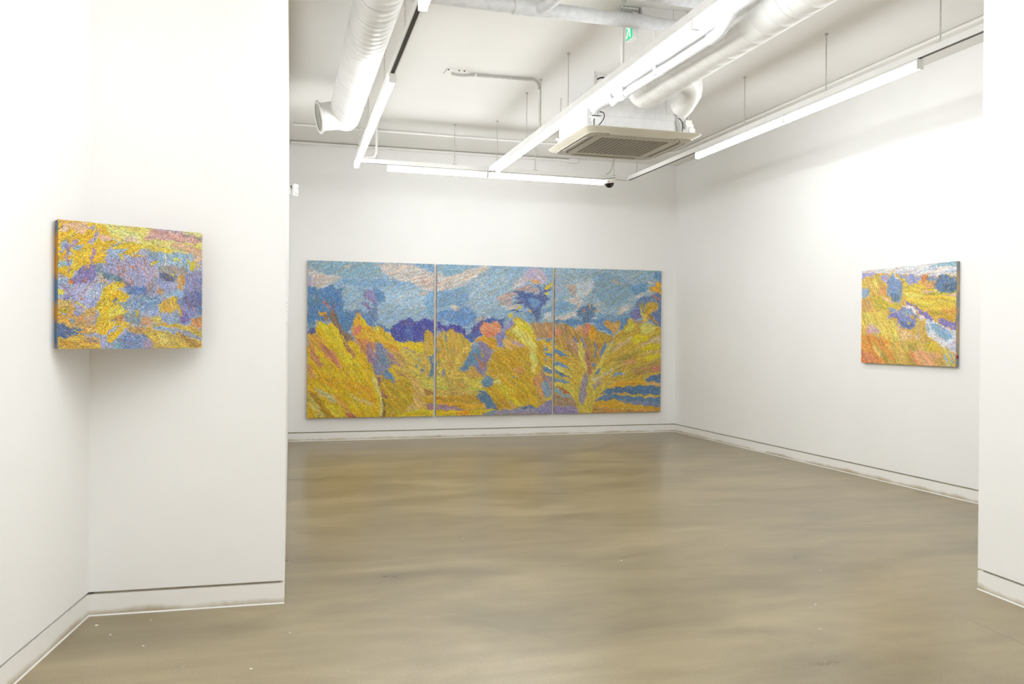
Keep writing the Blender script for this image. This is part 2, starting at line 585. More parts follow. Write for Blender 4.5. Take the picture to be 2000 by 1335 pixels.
# unseen third track and its lamps, added to brighten the foreground walls
make_track('added unseen white track along the foreground wall', (-.16, -1.2), (-.16, 2.95), [.4, 2.2, 3.9])
for i, nm in enumerate(('first', 'second', 'third')):
    ya = -1.05 + i * 1.32
    make_tube(nm + ' added unseen fill lamp from the entrance wall on the track along the foreground wall', (-.16, ya), (-.16, ya + 1.28))
names_m = ['bright lamp on the middle track with its tip at the back track', 'bright lamp on the middle track passing the cassette grille', 'bright lamp on the middle track below the wrapped pipe bend', 'bright lamp on the middle track over the opening']
for (a, b), nm in zip(split(xmid, 2.55, 7.72, 4)[::-1], names_m):
    make_tube(nm, a, b)
make_tube('added unseen fill lamp on the middle track, next to the entrance wall', (xmid(-1.3), -1.3), (xmid(-.02), -.02))  # lamp added out of view to even the front room light
make_track('added unseen short white track over the entrance', (.25, -1.2), (.25, 2.5), [.3, 1.8, 3.4])  # track and lamps added out of view to brighten the partition
for i, nm in enumerate(('first', 'second')):
    ya = -.35 + i * 1.32
    make_tube(nm + ' added unseen fill lamp from the entrance wall on the short track', (.25, ya), (.25, ya + 1.28))
for (a, b), nm in zip(split(lambda y: XRT, 4.03, 6.62, 2)[::-1], ['bright lamp on the right wall track, the one nearer the back corner', 'bright lamp on the right wall track, the one ending at the bare black slot']):
    make_tube(nm, a, b)
make_tube('bright lamp on the back track, the end opposite the dome camera', (1.085, track_y(1.085)), (2.035, track_y(2.035)))
make_tube('bright lamp on the back track ending at the dome camera', (2.039, track_y(2.039)), (3.235, track_y(3.235)))

# ---------------------------------------------------------------- ducts
def spiral_duct(name, label, A, B, r, ribs=.075, end_b=True):
    A, B = Vector(A), Vector(B)
    d = (B - A)
    ln = d.length
    t = thing(name, label, 'duct', A)
    n = max(2, int(ln / ribs))
    path, rad = [], []
    for i in range(n):
        s = i * ln / n
        for off, dr in ((0, 0), (ribs * .44, 0), (ribs * .455, -.0009), (ribs * .475, -.0009), (ribs * .49, 0)):
            path.append(d.normalized() * (s + off))
            rad.append(r + dr)
    path.append(d.normalized() * ln); rad.append(r)
    MB().tube(path, lambda i: rad[i], 48, caps=False, smooth=True).build('duct_shell', 'duct', t)
    MB().tube([d.normalized() * (ln - .004), d.normalized() * ln], r - .0015, 48).build('end_plate', 'duct', t)
    return t, d.normalized(), ln

d1, dv, dl = spiral_duct('spiral_duct', 'white spiral duct ending in a sideways open collar', (.559 + .0193 * (1.6 - 4), 1.6, 2.865), (.619, 7.10, 2.863), .125)
# coupling bands with dark joint lines
for yy in (4.42, 4.66):
    s = (yy - 1.6) / dv.y
    b = MB().tube([dv * (s - .05), dv * (s + .0)], .1272, 48, caps=True).build('coupling_band', 'duct', d1)
    MB().tube([dv * (s + .0), dv * (s + .006)], .1262, 48).build('joint_line', 'black', b)
for yy in (5.95, 6.55):
    s = (yy - 1.6) / dv.y
    MB().tube([dv * (s - .003), dv * (s + .003)], .1266, 48).build('seam', 'duct', d1)
# side collar with flange
base = Vector((.559 + .0193 * (1.6 - 4), 1.6, 2.865))
yc = 6.93
ax = .559 + .0193 * (yc - 4)
o = Vector((ax, yc, 2.830)) - base
m = MB()
cdv = Vector((-.965, -.10, -.20)).normalized()
m.tube([o - cdv * .02, o + cdv * .10, o + cdv * .205], .108, 40, caps=False)
col = m.build('side_collar', 'duct', d1)
MB().tube([o + cdv * .125, o + cdv * .132], .1105, 40).build('collar_seam', 'duct', col)
fl = MB()
prof = [(.100, 0), (.124, 0), (.130, .006), (.126, .014), (.106, .014)]
fl.lathe([(a, b) for a, b in prof], k=40)
flo = fl.build('flange', 'duct', col)
flo.location = o + cdv * .205
flo.rotation_euler = cdv.to_track_quat('Z', 'Y').to_euler()
flo.parent = col
inn = MB()
inn.lathe([(.001, -.03), (.04, -.035), (.085, -.02), (.1065, -.02)], k=32)
ino = inn.build('damper_disc', 'ac_panel', col)
ino.location = o + cdv * .205
ino.rotation_euler = cdv.to_track_quat('Z', 'Y').to_euler()
# strap hangers of the duct
for yy in (4.05, 5.35, 6.75):
    x = .559 + .0193 * (yy - 4)
    for sx in (.129,):
        MB().tube([Vector((x + sx, yy, 2.84)) - base, Vector((x + sx, yy, ZC)) - base], .0045, 8).build('hanger_rod', 'rod', d1)

D2X, D2Z, D2R = 2.630, 2.880, .140
d2, dv2, dl2 = spiral_duct('spiral_duct', 'wide white spiral duct leading to the ceiling cassette', (D2X, 1.6, D2Z), (D2X, 5.76, D2Z), D2R, .135)
for yy, rr in ((5.33, .0015), (3.9, .0015)):
    s = yy - 1.6
    b = MB().tube([(0, s - .05, 0), (0, s, 0)], D2R + rr, 48).build('coupling_band', 'duct', d2)
    MB().tube([(0, s, 0), (0, s + .004, 0)], D2R + rr - .0006, 48).build('joint_line', 'zinc', b)
# flexible elbow from the duct down to the corner of the cassette
def bez(p0, p1, p2, p3, n=14):
    p0, p1, p2, p3 = map(Vector, (p0, p1, p2, p3))
    return [p0 * (1 - t) ** 3 + p1 * 3 * t * (1 - t) ** 2 + p2 * 3 * t * t * (1 - t) + p3 * t ** 3 for t in [i / n for i in range(n + 1)]]
pth = bez((.04, 3.90, .03), (.30, 3.92, .06), (.40, 4.12, .02), (.345, 4.30, -.085), 22)
MB().tube(pth, lambda i: .078 + (.003 if i % 5 == 0 else 0), 28, caps=True).build('flexible_elbow', 'duct', d2)

# ---------------------------------------------------------------- insulated pipes
def wrapped(path, r, seg=.06):
    out, rad = [], []
    P = [Vector(p) for p in path]
    for a, b in zip(P[:-1], P[1:]):
        n = max(2, int((b - a).length / seg))
        for i in range(n):
            out.append(a.lerp(b, i / n)); rad.append(r * random.uniform(.975, 1.03))
    out.append(P[-1]); rad.append(r)
    return out, rad
def pipe(parent, name, path, r, m='wrap', seg=.06):
    o_, rr = wrapped(path, r, seg)
    return MB().tube(o_, lambda i: rr[i], 18).build(name, m, parent)

pa = thing('insulated_pipe', 'wrapped white refrigerant pipe pair with a bandaged bend, serving the cassette', 'pipe', (2.36, 4.0, 2.74))
pipe(pa, 'lower_pipe', [(-.005, .22, -.003), (-.005, 1.60, .012), (.01, 1.72, .012)], .026)
pipe(pa, 'upper_pipe', [(-.02, -2.2, .075), (-.02, .3, .075), (-.02, 1.5, .085), (-.01, 1.62, .06)], .036)
pipe(pa, 'bandaged_bend', bez((-.005, .30, -.003), (-.005, .14, -.003), (-.01, .12, .05), (-.02, .02, .075), 8), .034, seg=.03)
for y in (.93, 1.5):
    pipe(pa, 'tape_band', [(-.005, y - .05, .004), (-.005, y + .05, .005)], .030, seg=.03)
for y in (.95, 1.46):
    b = MB().box(-.04, -.032, y - .012, y + .012, -.02, ZC - 2.74).build('strap_hanger', 'white', pa)
    MB().box(-.034, -.012, y - .010, y + .012, .018, .042).build('clamp', 'zinc', b)
pb = thing('drain_pipe', 'short thick white elbow pipe entering the cassette corner', 'pipe', (2.36, 6.0, 2.70))
pipe(pb, 'elbow', bez((.06, -.18, .13), (.03, -.10, .12), (.0, -.02, .13), (.0, .06, .09), 10), .038, seg=.03)

pc = thing('insulated_pipe', 'wrapped white pipe crossing under the ceiling with a side branch', 'pipe', (.72, 4.69, 2.95))
pipe(pc, 'pipe_run', [(0, 0, 0), (.82, .008, 0)], .0400)
pipe(pc, 'pipe_run', [(.80, .008, .0), (1.45, .02, 0)], .0415)
pipe(pc, 'end_run', [(1.43, .02, 0), (1.70, .03, 0)], .036)
pipe(pc, 'side_branch', bez((.70, .01, 0), (.78, .0, 0), (.80, -.05, 0), (.81, -.2, .0), 6) + [Vector((.81, -2.2, 0))], .036)
pipe(pc, 'bandage', [(.62, .005, 0), (.80, .008, 0)], .0455, seg=.02)
b = MB().box(.60, .612, -.012, .012, 0, ZC - 2.95).build('strap_hanger', 'zinc', pc)
pd = thing('insulated_pipe', 'wrapped white pipe crossing in front of the ceiling box', 'pipe', (1.30, 4.33, 2.95))
pipe(pd, 'pipe_run', [(0.55, 0, .01), (1.13, .02, .01)], .042)
pipe(pd, 'elbow', bez((.57, 0, .01), (.50, 0, .01), (.44, -.06, .01), (.44, -.14, .01), 8) + [Vector((.44, -1.5, .01))], .042)

# ---------------------------------------------------------------- ceiling cassette air conditioner
AX, AY, AZ = 2.757, 6.47, 2.620
ac = thing('ceiling_air_conditioner', 'four way ceiling cassette with a white grille panel tinted by painted shade', 'air conditioner', (AX, AY, AZ))
hb = .42
nt_ = .10
oct_ = [(-hb + nt_, -hb), (hb - nt_ - .06, -hb), (hb - nt_ - .06, -hb + .13), (hb, -hb + .13), (hb, hb - nt_), (hb - nt_, hb - nt_), (hb - nt_, hb), (-hb + nt_, hb), (-hb + nt_, hb - nt_), (-hb, hb - nt_), (-hb, -hb + nt_), (-hb + nt_, -hb + nt_)]
body = MB().prism(oct_, .035, .29).build('body', 'ac_body', ac)
# moulded ribs on the near face and on the side face
for z in (.135, .185, .235):
    MB().box(-hb + nt_ + .02, hb - nt_ - .08, -hb - .003, -hb + .01, z - .006, z + .006).build('moulded_rib', 'ac_body', body)
for i in range(6):
    x = -hb + nt_ + .06 + i * .09
    MB().box(x - .004, x + .004, -hb - .004, -hb + .01, .13, .27).build('moulded_rib', 'ac_body', body)
for i in range(7):
    y = -hb + nt_ + .06 + i * .085
    MB().box(-hb - .004, -hb + .01, y - .004, y + .004, .13, .27).build('moulded_rib', 'ac_body', body)
MB().box(-hb + nt_ + .012, hb - nt_ - .075, -hb - .012, -hb + .01, .036, .122).build('foam_band', 'ac_body', body)
# corner pockets with brackets, nuts and wiring
for sx, sy in ((-1, -1), (1, -1), (1, 1), (-1, 1)):
    cx, cy = sx * (hb - .035), sy * (hb - .035)
    rod_ = MB().tube([(cx, cy, .06), (cx, cy, ZC - AZ)], .0055, 8).build('hanger_rod', 'rod', ac)
    MB().tube([(cx, cy, .155), (cx, cy, .168)], .014, 6, smooth=False).build('nut', 'zinc', rod_)
    q = MB()
    q.box(cx - .035, cx + .035, cy - .03, cy + .03, .12, .126)
    q.box(cx - .035, cx + .035, cy - .03, cy - .025, .08, .126)
    q.box(cx - sx * .0 - .03, cx + .03, cy - .032, cy - .028, .035, .09)
    q.build('bracket', 'white', ac)
q = MB()
for i in range(4):
    q.box(.245, .30, -hb - .004, -hb + .002, .17 + i * .022, .176 + i * .022)
for i in range(3):
    q.box(.25 + i * .022, .256 + i * .022, -hb - .004, -hb + .002, .17, .245)
q.build('vent_mesh', 'zinc', ac)
q = MB()
for i in range(4):
    q.box(-.405, -.335, -hb + .03, -hb + .036, .13 + i * .025, .136 + i * .025)
for i in range(3):
    q.box(-.40 + i * .03, -.394 + i * .03, -hb + .03, -hb + .036, .13, .215)
q.build('vent_mesh', 'white', ac)
for pth in (bez((-.36, -hb - .01, .15), (-.31, -hb - .02, .16), (-.32, -hb - .02, .09), (-.37, -hb - .01, .05), 10),
            bez((-.40, -hb, .10), (-.405, -hb, .08), (-.40, -hb, .06), (-.40, -hb, .04), 4),
            bez((.29, -hb + .02, .16), (.31, -hb - .01, .15), (.33, -hb - .01, .11), (.32, -hb, .05), 10)):
    MB().tube(pth, .0035, 8).build('cable', 'black', ac)
MB().tube(bez((.262, -hb + .05, .22), (.268, -hb + .01, .17), (.285, -hb - .01, .10), (.295, -hb, .04), 10), .017, 12).build('drain_hose', 'zinc', ac)
MB().rbox(.345, .40, -hb - .01, -hb + .06, .09, .145, .004).build('valve', 'white', ac)
MB().rbox(.375, .425, -hb - .012, -hb + .05, .03, .085, .004).build('valve', 'white', ac)
# decorative panel: flared rim, recessed ring of air outlets, intake grille
po = .475
pi_ = .352
def ringmesh(levels, capi=None):
    k = len(levels[0][0])
    vs, fs = [], []
    for pts, z in levels:
        vs += [(x, y, z) for x, y in pts]
    for i in range(len(levels) - 1):
        for j in range(k):
            j2 = (j + 1) % k
            fs.append((i * k + j, i * k + j2, (i + 1) * k + j2, (i + 1) * k + j))
    if capi is not None:
        fs.append(tuple(range(capi * k, capi * k + k)))
    return vs, fs
RR = lambda h_, r_: rounded_rect(-h_, h_, -h_, h_, r_)
vs, fs = ringmesh([(RR(.40, .05), .040), (RR(po, .055), .040), (RR(po + .003, .055), .034), (RR(po - .006, .055), .028), (RR(.43, .075), .006), (RR(.425, .075), .001), (RR(pi_ + .008, .05), 0.0), (RR(pi_ + .006, .05), .012), (RR(pi_ - .01, .05), .014)])
MB().add(vs, fs).build('panel_rim', 'ac_panel', ac)
# outlet louvres between rim and intake, one per side
for k in range(4):
    a = k * PI / 2
    lv = MB()
    # local frame: outlet on the -y side
    x0, x1 = -.275, .275
    lv.box(x0 - .006, x1 + .006, -.420, -.366, -.0012, .0005)
    c = lv.build('outlet_gap', 'ac_panel' if k != 3 else 'zinc', ac)
    c.rotation_euler = (0, 0, a)
    mm = MB()
    mm.box(x0, x1, -.4205, -.4165, -.0025, .0)
    mm.box(x0, x1, -.3690, -.3655, -.0025, .0)
    if k != 0:
        g = mm.build('outlet_slot', 'dark', c)
    mv = MB()
    mv.sweep([(x0 + .006, -.392, -.004), (x1 - .006, -.392, -.004)], [(-.022, .003), (-.012, -.001), (.012, -.001), (.022, .003), (.012, .002), (-.012, .002)], smooth=True)
    mv.build('louvre', 'ac_panel', c)
    for x in (x0 - .004, x1 + .004):
        MB().box(x - .0012, x + .0012, -.424, -.362, -.0022, 0).build('joint', 'dark', c)
# intake frame
vs, fs = ringmesh([(RR(pi_ - .004, .045), .012), (RR(pi_ - .006, .045), -.001), (RR(.285, .01), -.002), (RR(.283, .01), .012)])
MB().add(vs, fs).build('intake_frame', 'ac_panel', ac)
MB().prism(RR(.29, .01), .0025, .008).build('filter', 'dark', ac)
gr = MB()
ng = 15
for i in range(ng + 1):
    x = -.283 + i * .566 / ng
    gr.box(x - .0036, x + .0036, -.284, .284, -.0010, .0010)
for i in range(ng + 5):
    y = -.283 + i * .566 / (ng + 4)
    gr.box(-.284, .284, y - .0034, y + .0034, -.0015, .0010)
gr.build('grille', 'ac_panel', ac)
MB().box(.20, .29, .312, .318, -.0032, -.001).build('maker_strip', 'zinc', ac)

# ---------------------------------------------------------------- exit sign, ceiling boxes, conduits
ex = thing('exit_sign', 'small green running man exit sign hung under the ceiling', 'exit sign', (2.112, 4.852, 2.885))
MB().rbox(0, .034, -.052, .052, 0, .155, .004).build('case', 'white', ex)
MB().box(-.0015, .001, -.045, .046, .008, .147).build('green_face', 'green', ex)
g = MB()
def limb(pts, w):
    # flat pictogram limb in the YZ plane; the sign is read from -X, so left is +Y
    for (y0_, z0_), (y1_, z1_) in zip(pts[:-1], pts[1:]):
        dy, dz = y1_ - y0_, z1_ - z0_
        l_ = math.hypot(dy, dz)
        ny, nz = -dz / l_ * w, dy / l_ * w
        pts4 = [(y0_ + ny, z0_ + nz), (y1_ + ny, z1_ + nz), (y1_ - ny, z1_ - nz), (y0_ - ny, z0_ - nz)]
        vs = [(-.0015, y, z) for y, z in pts4] + [(-.0030, y, z) for y, z in pts4]
        g.add(vs, [(0, 1, 2, 3), (7, 6, 5, 4), (0, 4, 5, 1), (1, 5, 6, 2), (2, 6, 7, 3), (3, 7, 4, 0)])
limb([(.008, .112), (-.002, .082), (.004, .070)], .008)
limb([(.002, .075), (.018, .055), (.030, .030), (.040, .026)], .006)
limb([(.002, .072), (-.012, .052), (-.010, .026), (-.020, .022)], .006)
limb([(.006, .106), (.026, .098), (.032, .080)], .0045)
limb([(.004, .104), (-.016, .092), (-.028, .100)], .0045)
hd = [(-.0015, .006 + .010 * math.cos(a * PI / 6), .128 + .010 * math.sin(a * PI / 6)) for a in range(12)]
hd2 = [(-.0030, y, z) for _, y, z in hd]
g.add(hd + hd2, [tuple(range(12)), tuple(range(23, 11, -1))] + [(i, (i + 1) % 12, 12 + (i + 1) % 12, 12 + i) for i in range(12)])
g.build('pictogram', 'glyph', ex)
MB().tube([(.017, 0, .155), (.017, 0, ZC - 2.885 - .05)], .006, 8).build('stem', 'rod', ex)
bx = thing('junction_box', 'flat grey box on the ceiling above the exit sign', 'ceiling box', (2.20, 4.93, ZC - .05))
MB().rbox(-.16, -.035, -.10, .06, 0, .05, .004).build('box', 'zinc', bx)
MB().box(-.155, -.04, -.102, -.098, .036, .046).build('lid_slot', 'white', bx)
tr = thing('cable_trunking', 'long pale trunking box fixed to the ceiling behind the crossing pipe', 'trunking', (2.175, 4.80, ZC - .075))
MB().rbox(0, .29, 0, .10, 0, .075, .003).build('trunk', 'rail', tr)
MB().box(.2, .203, -.001, .101, -.001, .074).build('joint', 'zinc', tr)

def conduit(name, label, pts, r, m='rail', cat='conduit'):
    o_ = MB().tube(pts, r, 10).build(name, m)
    return tag(o_, label, cat)
conduit('ceiling_conduit', 'thin white conduit on the ceiling bending along the right wall', [(.26, 8.40, ZC - .014), (4.12, 8.47, ZC - .014), (4.19, 8.45, ZC - .014), (4.215, 8.38, ZC - .014), (4.222, 3.12, ZC - .014)], .012)
wc = thing('wall_conduit', 'white conduit running in the angle of back wall and ceiling', 'conduit', (.26, DY - .024, ZC - .022))
MB().tube([(0, 0, 0), (3.02, 0, 0)], .015, 10).build('conduit_run', 'rail', wc)
MB().rbox(3.0, 3.10, -.03, .022, -.03, .02, .004).build('end_box', 'rail', wc)
for x in (.5, 1.2, 1.9, 2.6):
    MB().tube([(x - .012, 0, 0), (x + .012, 0, 0)], .0185, 10).build('saddle', 'rail', wc)
sc_ = thing('ceiling_channel', 'short flat channel on the ceiling in the back corner', 'channel', (4.05, 8.30, ZC - .03))
MB().rbox(-.02, .02, -.42, .10, 0, .03, .003).build('channel', 'rail', sc_)

# corrugated flexible conduit on the ceiling with its bracket and drop
fc = thing('flexible_conduit', 'corrugated cable conduit on the ceiling with a loose bent end', 'conduit', (1.36, 6.40, ZC - .014))
pth = bez((-.02, -.03, -.012), (.03, -.06, -.03), (.08, -.03, -.02), (.14, 0, 0), 24)
pth += [Vector((.14 + .47 * i / 90, -.02 * i / 90, 0)) for i in range(1, 91)]
pth += bez((.61, -.02, 0), (.655, -.02, 0), (.672, -.02, -.02), (.672, -.015, -.07), 16)[1:]
MB().tube(pth, lambda i: .0125 if i % 2 else .0095, 10, smooth=False).build('corrugated_tube', 'zinc', fc)
MB().tube([(.672, -.015, -.07), (.674, -.012, -.2), (.676, -.012, -(ZC - .014 - ZT1) + .01)], .009, 10).build('drop_pipe', 'rail', fc)
for x in (.17, .40):
    MB().tube([(x - .006, -.005, 0), (x + .006, -.005, 0)], .0145, 10).build('saddle', 'rail', fc)
br = thing('ceiling_bracket', 'small white bracket beside the loose conduit end', 'bracket', (1.33, 6.33, ZC))
MB().box(-.03, .11, -.012, .012, -.008, 0).build('plate', 'rail', br)
MB().tube([(-.03, 0, -.004), (-.05, .04, -.03)], .004, 8).build('hook', 'zinc', br)
for x in (-.02, .06, .10):
    MB().tube([(x, 0, -.014), (x, 0, -.006)], .006, 8).build('screw', 'black', br)
rb = thing('pipe_bracket', 'pipe support bracket on the ceiling behind the middle track', 'bracket', (2.40, 6.12, ZC))
MB().tube([(0, 0, 0), (0, 0, -.09)], .006, 8).build('rod', 'rod', rb)
MB().box(-.015, .12, -.015, .015, -.012, 0).build('plate', 'rail', rb)
MB().tube(bez((.0, 0, -.05), (.03, 0, -.03), (.05, 0, -.02), (.09, 0, -.04), 8), .006, 8).build('cable', 'black', rb)
lc = thing('track_feed', 'white bent feed pipe dropping to the back track corner', 'conduit', (.965, track_y(.96), ZT1))
MB().tube([Vector((.02, 0, ZC - ZT1)), Vector((.02, 0, .10))] + bez((.02, 0, .10), (.02, 0, .03), (0, 0, .012), (-.05, 0, .012), 8)[1:] + [Vector((-.13, 0, .012))], .011, 10).build('feed_pipe', 'rail', lc)

# ---------------------------------------------------------------- dome camera, motion sensor, captions
dc = thing('dome_camera', 'white dome security camera with a smoked black dome under the back track', 'security camera', (3.285, track_y(3.285) - .02, ZT0))
r_ = MB(); r_.lathe([(.0, -.045), (.052, -.045), (.058, -.040), (.068, -.012), (.068, -.004), (.0, -.004)], k=32)
bo = r_.build('base', 'white', dc)
r_ = MB(); r_.lathe([(.0, -.004), (.069, -.004), (.069, 0), (.0, 0)], k=32)
r_.build('gasket', 'black', bo)
r_ = MB(); r_.lathe([(.0005, -.088), (.018, -.086), (.033, -.076), (.042, -.062), (.045, -.045)], k=32)
r_.build('smoked_dome', 'smoke', bo)
r_ = MB(); r_.lathe([(.045, -.047), (.050, -.046), (.050, -.044)], k=32)
r_.build('dome_ring', 'black', bo)
MB().tube([(-.043, -.050, -.028), (-.046, -.054, -.029)], .006, 10).build('red_dot', 'red', bo)
bo.rotation_euler = (math.radians(0), math.radians(-9), math.radians(10))
MB().tube(bez((.05, .0, ZC - ZT0), (.05, .0, .2), (.06, .01, .06), (-.02, .02, .05), 12), .005, 8).build('camera_cable', 'ac_panel', dc)

def wall_x(y): return LC[0] + (LB[0] - LC[0]) * (y - LC[1]) / (LB[1] - LC[1])
sy_ = 8.20
se = thing('motion_sensor', 'small white motion sensor on a swivel bracket beside the partition edge', 'motion sensor', (wall_x(sy_), sy_, 2.33))
MB().rbox(0, .012, -.02, .02, .05, .13, .003).build('mount', 'white', se)
MB().tube([(.010, 0, .10), (.028, -.012, .105)], .009, 10).build('swivel', 'zinc', se)
MB().tube([(.006, -.005, .118), (.022, -.015, .121)], .007, 8).build('screw', 'black', se)
hs = MB().rbox(-.028, .028, -.022, .014, -.055, .06, .008).build('housing', 'white', se)
hs.location = (.052, -.015, .085)
hs.rotation_euler = (math.radians(6), math.radians(0), math.radians(38))
le = MB(); le.lathe([(.0005, -.0), (.014, .003), (.022, .010), (.024, .018)], k=18)
l_o = le.build('lens', 'plate', hs)
l_o.location = (0, -.036, -.014); l_o.rotation_euler = (-PI / 2, 0, 0)
MB().tube([(.012, -.022, .022), (.012, -.0245, .022)], .004, 8).build('indicator', 'black', hs)

# caption cards on the return face of the partition
cp = thing('caption_card', 'white caption card on the narrow partition return', 'wall label', (wall_x(3.80), 3.80, 1.155), math.atan2(LB[1] - LC[1], LB[0] - LC[0]))
MB().box(-.09, .09, -.004, 0, 0, .105).build('card', 'plate', cp)
for z, w_ in ((.078, .12), (.060, .10), (.042, .12), (.026, .07)):
    MB().box(-.07, -.07 + w_, -.0046, -.0038, z, z + .006).build('text_line', 'ink', cp)

# ---------------------------------------------------------------- paintings
PAINT = {}
PAINT['p1'] = '''
8CAFC8 30 -17,1018 1018,1041 1021,467 -14,466
7FA8BD 30 0,1000 563,1001 585,905 255,899 0,952
9BBBD3 30 606,821 880,825 1001,801 1002,715 775,704 606,736
6F9FC4 30 826,998 1000,997 1000,955 922,962
6FA0C8 30 255,886 605,892 816,866 585,846 409,843 286,849
CBC3BE 20 0,948 134,913 265,899 205,865 94,826 1,837
AFA9C0 30 0,903 54,887 64,846 1,841
CFC4BE 20 285,974 336,984 326,959 285,958
CBC4C0 20 532,992 805,993 933,953 1000,946 1001,822 912,825 827,875 710,886 647,906 584,938
C9B9B4 20 879,918 1001,895 1001,835 912,851
CDBDB0 20 880,803 944,813 976,800 912,787
6FA6CF 40 923,800 1001,818 1002,672 945,672
4382BA -60 1,845 64,825 114,834 184,844 230,824 276,833 256,791 276,749 266,699 287,666 358,683 379,659 338,566 288,533 226,582 186,615 75,623 55,590 2,573
5F88A8 -60 14,788 104,776 104,731 14,730
6E6FB0 -60 195,732 231,724 226,699 200,690
D2775A -30 114,743 170,715 160,705 120,727
D9A030 -20 80,677 150,673 155,657 105,648
5C8FA8 -45 2,614 55,606 65,565 2,557
5A5AA5 -45 2,548 50,573 80,540 5,538
4A82B5 -45 287,683 399,692 524,601 565,601 649,568 607,534 524,567 462,600 359,600 338,558 287,558
5E86B8 -60 429,827 507,811 522,836 564,828 575,787 606,753 554,736 539,702 544,618 503,592 462,617 389,675 297,683 379,700 451,667 502,693 389,742 440,739 482,710 523,719 461,760 430,793
8B86BB -60 435,822 507,811 539,744 502,735 461,760
7C7AB2 -60 409,738 461,735 502,697 461,701
4C8ABF -60 522,836 564,833 606,762 565,736 533,778
414FB0 -65 639,559 680,602 733,627 796,645 839,615 902,641 1002,638 1003,484 691,488 660,526
4668BE -65 764,602 828,594 829,492 765,492
5456A8 -65 733,636 839,615 839,594 733,602
E0BE28 -10 686,486 1003,486 1003,415 861,415 713,449
C9A04A -80 924,561 962,569 989,535 1003,527 1003,432 914,432 924,492
DDB21F -52 2,540 75,536 55,565 85,623 145,599 206,611 257,524 308,491 359,491 411,433 504,315 525,264 557,180 589,104 584,-2 0,-4
D7A145 -50 2,532 85,532 146,483 106,433 3,482
E2C02A -55 85,598 216,599 288,491 380,366 432,315 288,358 156,491
CB8762 -58 91,491 126,474 207,424 268,324 248,316 167,375 106,433
C98C62 -58 2,499 31,466 76,400 127,333 96,325 36,375
CE9360 -55 -2,350 46,317 67,259 17,251
DBA51E -40 -1,251 157,267 361,232 505,197 547,79 361,157 157,209
B98E25 -48 -1,186 67,152 168,68 219,-4 138,-2 48,86 -1,120
D0BC86 -30 57,201 107,184 239,117 280,83 198,100 87,143
D3B36A -30 310,157 413,123 526,88 506,71 382,106
CFB565 -55 4,161 88,77 138,10 78,11 18,86
BF6A58 -35 295,37 351,23 393,-3 311,-1
D79A4A -45 188,159 280,99 351,32 311,32 229,100
E3C53A -45 138,85 219,75 290,3 209,5
DACB80 -70 510,273 541,231 573,155 599,78 589,3 563,3 573,79 547,163 515,231
DDA935 -45 338,566 379,667 410,667 436,634 462,592 503,584 545,593 607,559 660,526 713,449 713,416 660,441 608,458 555,483 462,466 525,315 463,366 390,483
E2A02C -50 379,663 405,667 431,625 482,575 462,542 390,600
E6C22C -50 400,650 430,642 462,596 431,584
D9806E -50 354,575 410,600 415,550 359,516
D3935C -55 369,508 452,508 524,466 514,399 504,349 442,408 390,466
DDB63A -40 503,575 565,567 660,526 691,466 566,492
E09A30 -40 608,492 670,466 713,433 692,411 639,441
DCCB80 -60 508,584 545,593 555,567 514,563
8C7468 -60 170,673 200,699 221,657 247,599 287,549 339,533 359,491 298,491 257,533 216,582 181,624
A0755A -45 115,656 155,665 165,615 125,623
B8835A -52 262,508 303,483 380,399 370,374 298,433
7E86AC -60 524,483 566,483 608,449 619,373 671,297 608,314 577,264 525,281 510,332 525,399
A8859A -60 452,475 493,475 525,416 515,340 473,349
5F8AAE -60 587,433 629,373 608,331 556,348
CDB35C -40 713,449 861,415 915,313 947,227 915,193 851,262 776,331 713,399
C79F62 -45 660,449 713,424 776,373 766,314 692,348 629,399
C2A02E -45 567,247 619,272 693,229 777,263 809,228 841,160 831,75 768,25 673,-3 589,-2 599,78 568,163
DDB632 -45 608,310 671,331 766,254 714,242
5A88B5 -40 608,314 661,280 693,225 661,230 588,264
5D8ABA -40 619,382 692,339 650,344
A98696 -45 608,449 660,407 692,365 650,373 618,407
9A7FA6 -35 650,373 745,327 740,316 661,361
A07B88 -38 682,310 777,261 772,253 692,297
A87C7C -70 536,264 588,256 567,188 546,222
A7685C -50 567,180 630,137 620,120 589,137
8C6A4A -75 589,121 610,78 610,11 594,-2
D6AE70 -50 777,263 883,228 916,159 948,74 852,32 757,17 831,92 852,177
BFA09A -15 734,454 871,426 861,415 755,441
CDBB5A -10 862,262 1004,270 1004,175 915,185
C9A95A -80 908,484 946,492 957,398 952,261 926,253 925,330
4E86B5 -70 877,390 895,368 882,357
4E86B5 -70 856,347 872,330 861,315
5588A8 -70 899,313 931,321 910,270
5588A8 -75 968,381 1003,407 995,347 1004,313 1004,261 963,253 979,313
4E86B5 -60 925,368 973,411 952,373
A87F50 -5 905,176 1004,167 1005,133 937,142
C79A20 -5 862,134 1005,111 1005,81 948,86
A8819C -5 953,78 1005,81 1005,41 948,48
DCBB22 -5 863,45 1005,43 1005,-9 673,-3 778,25
'''
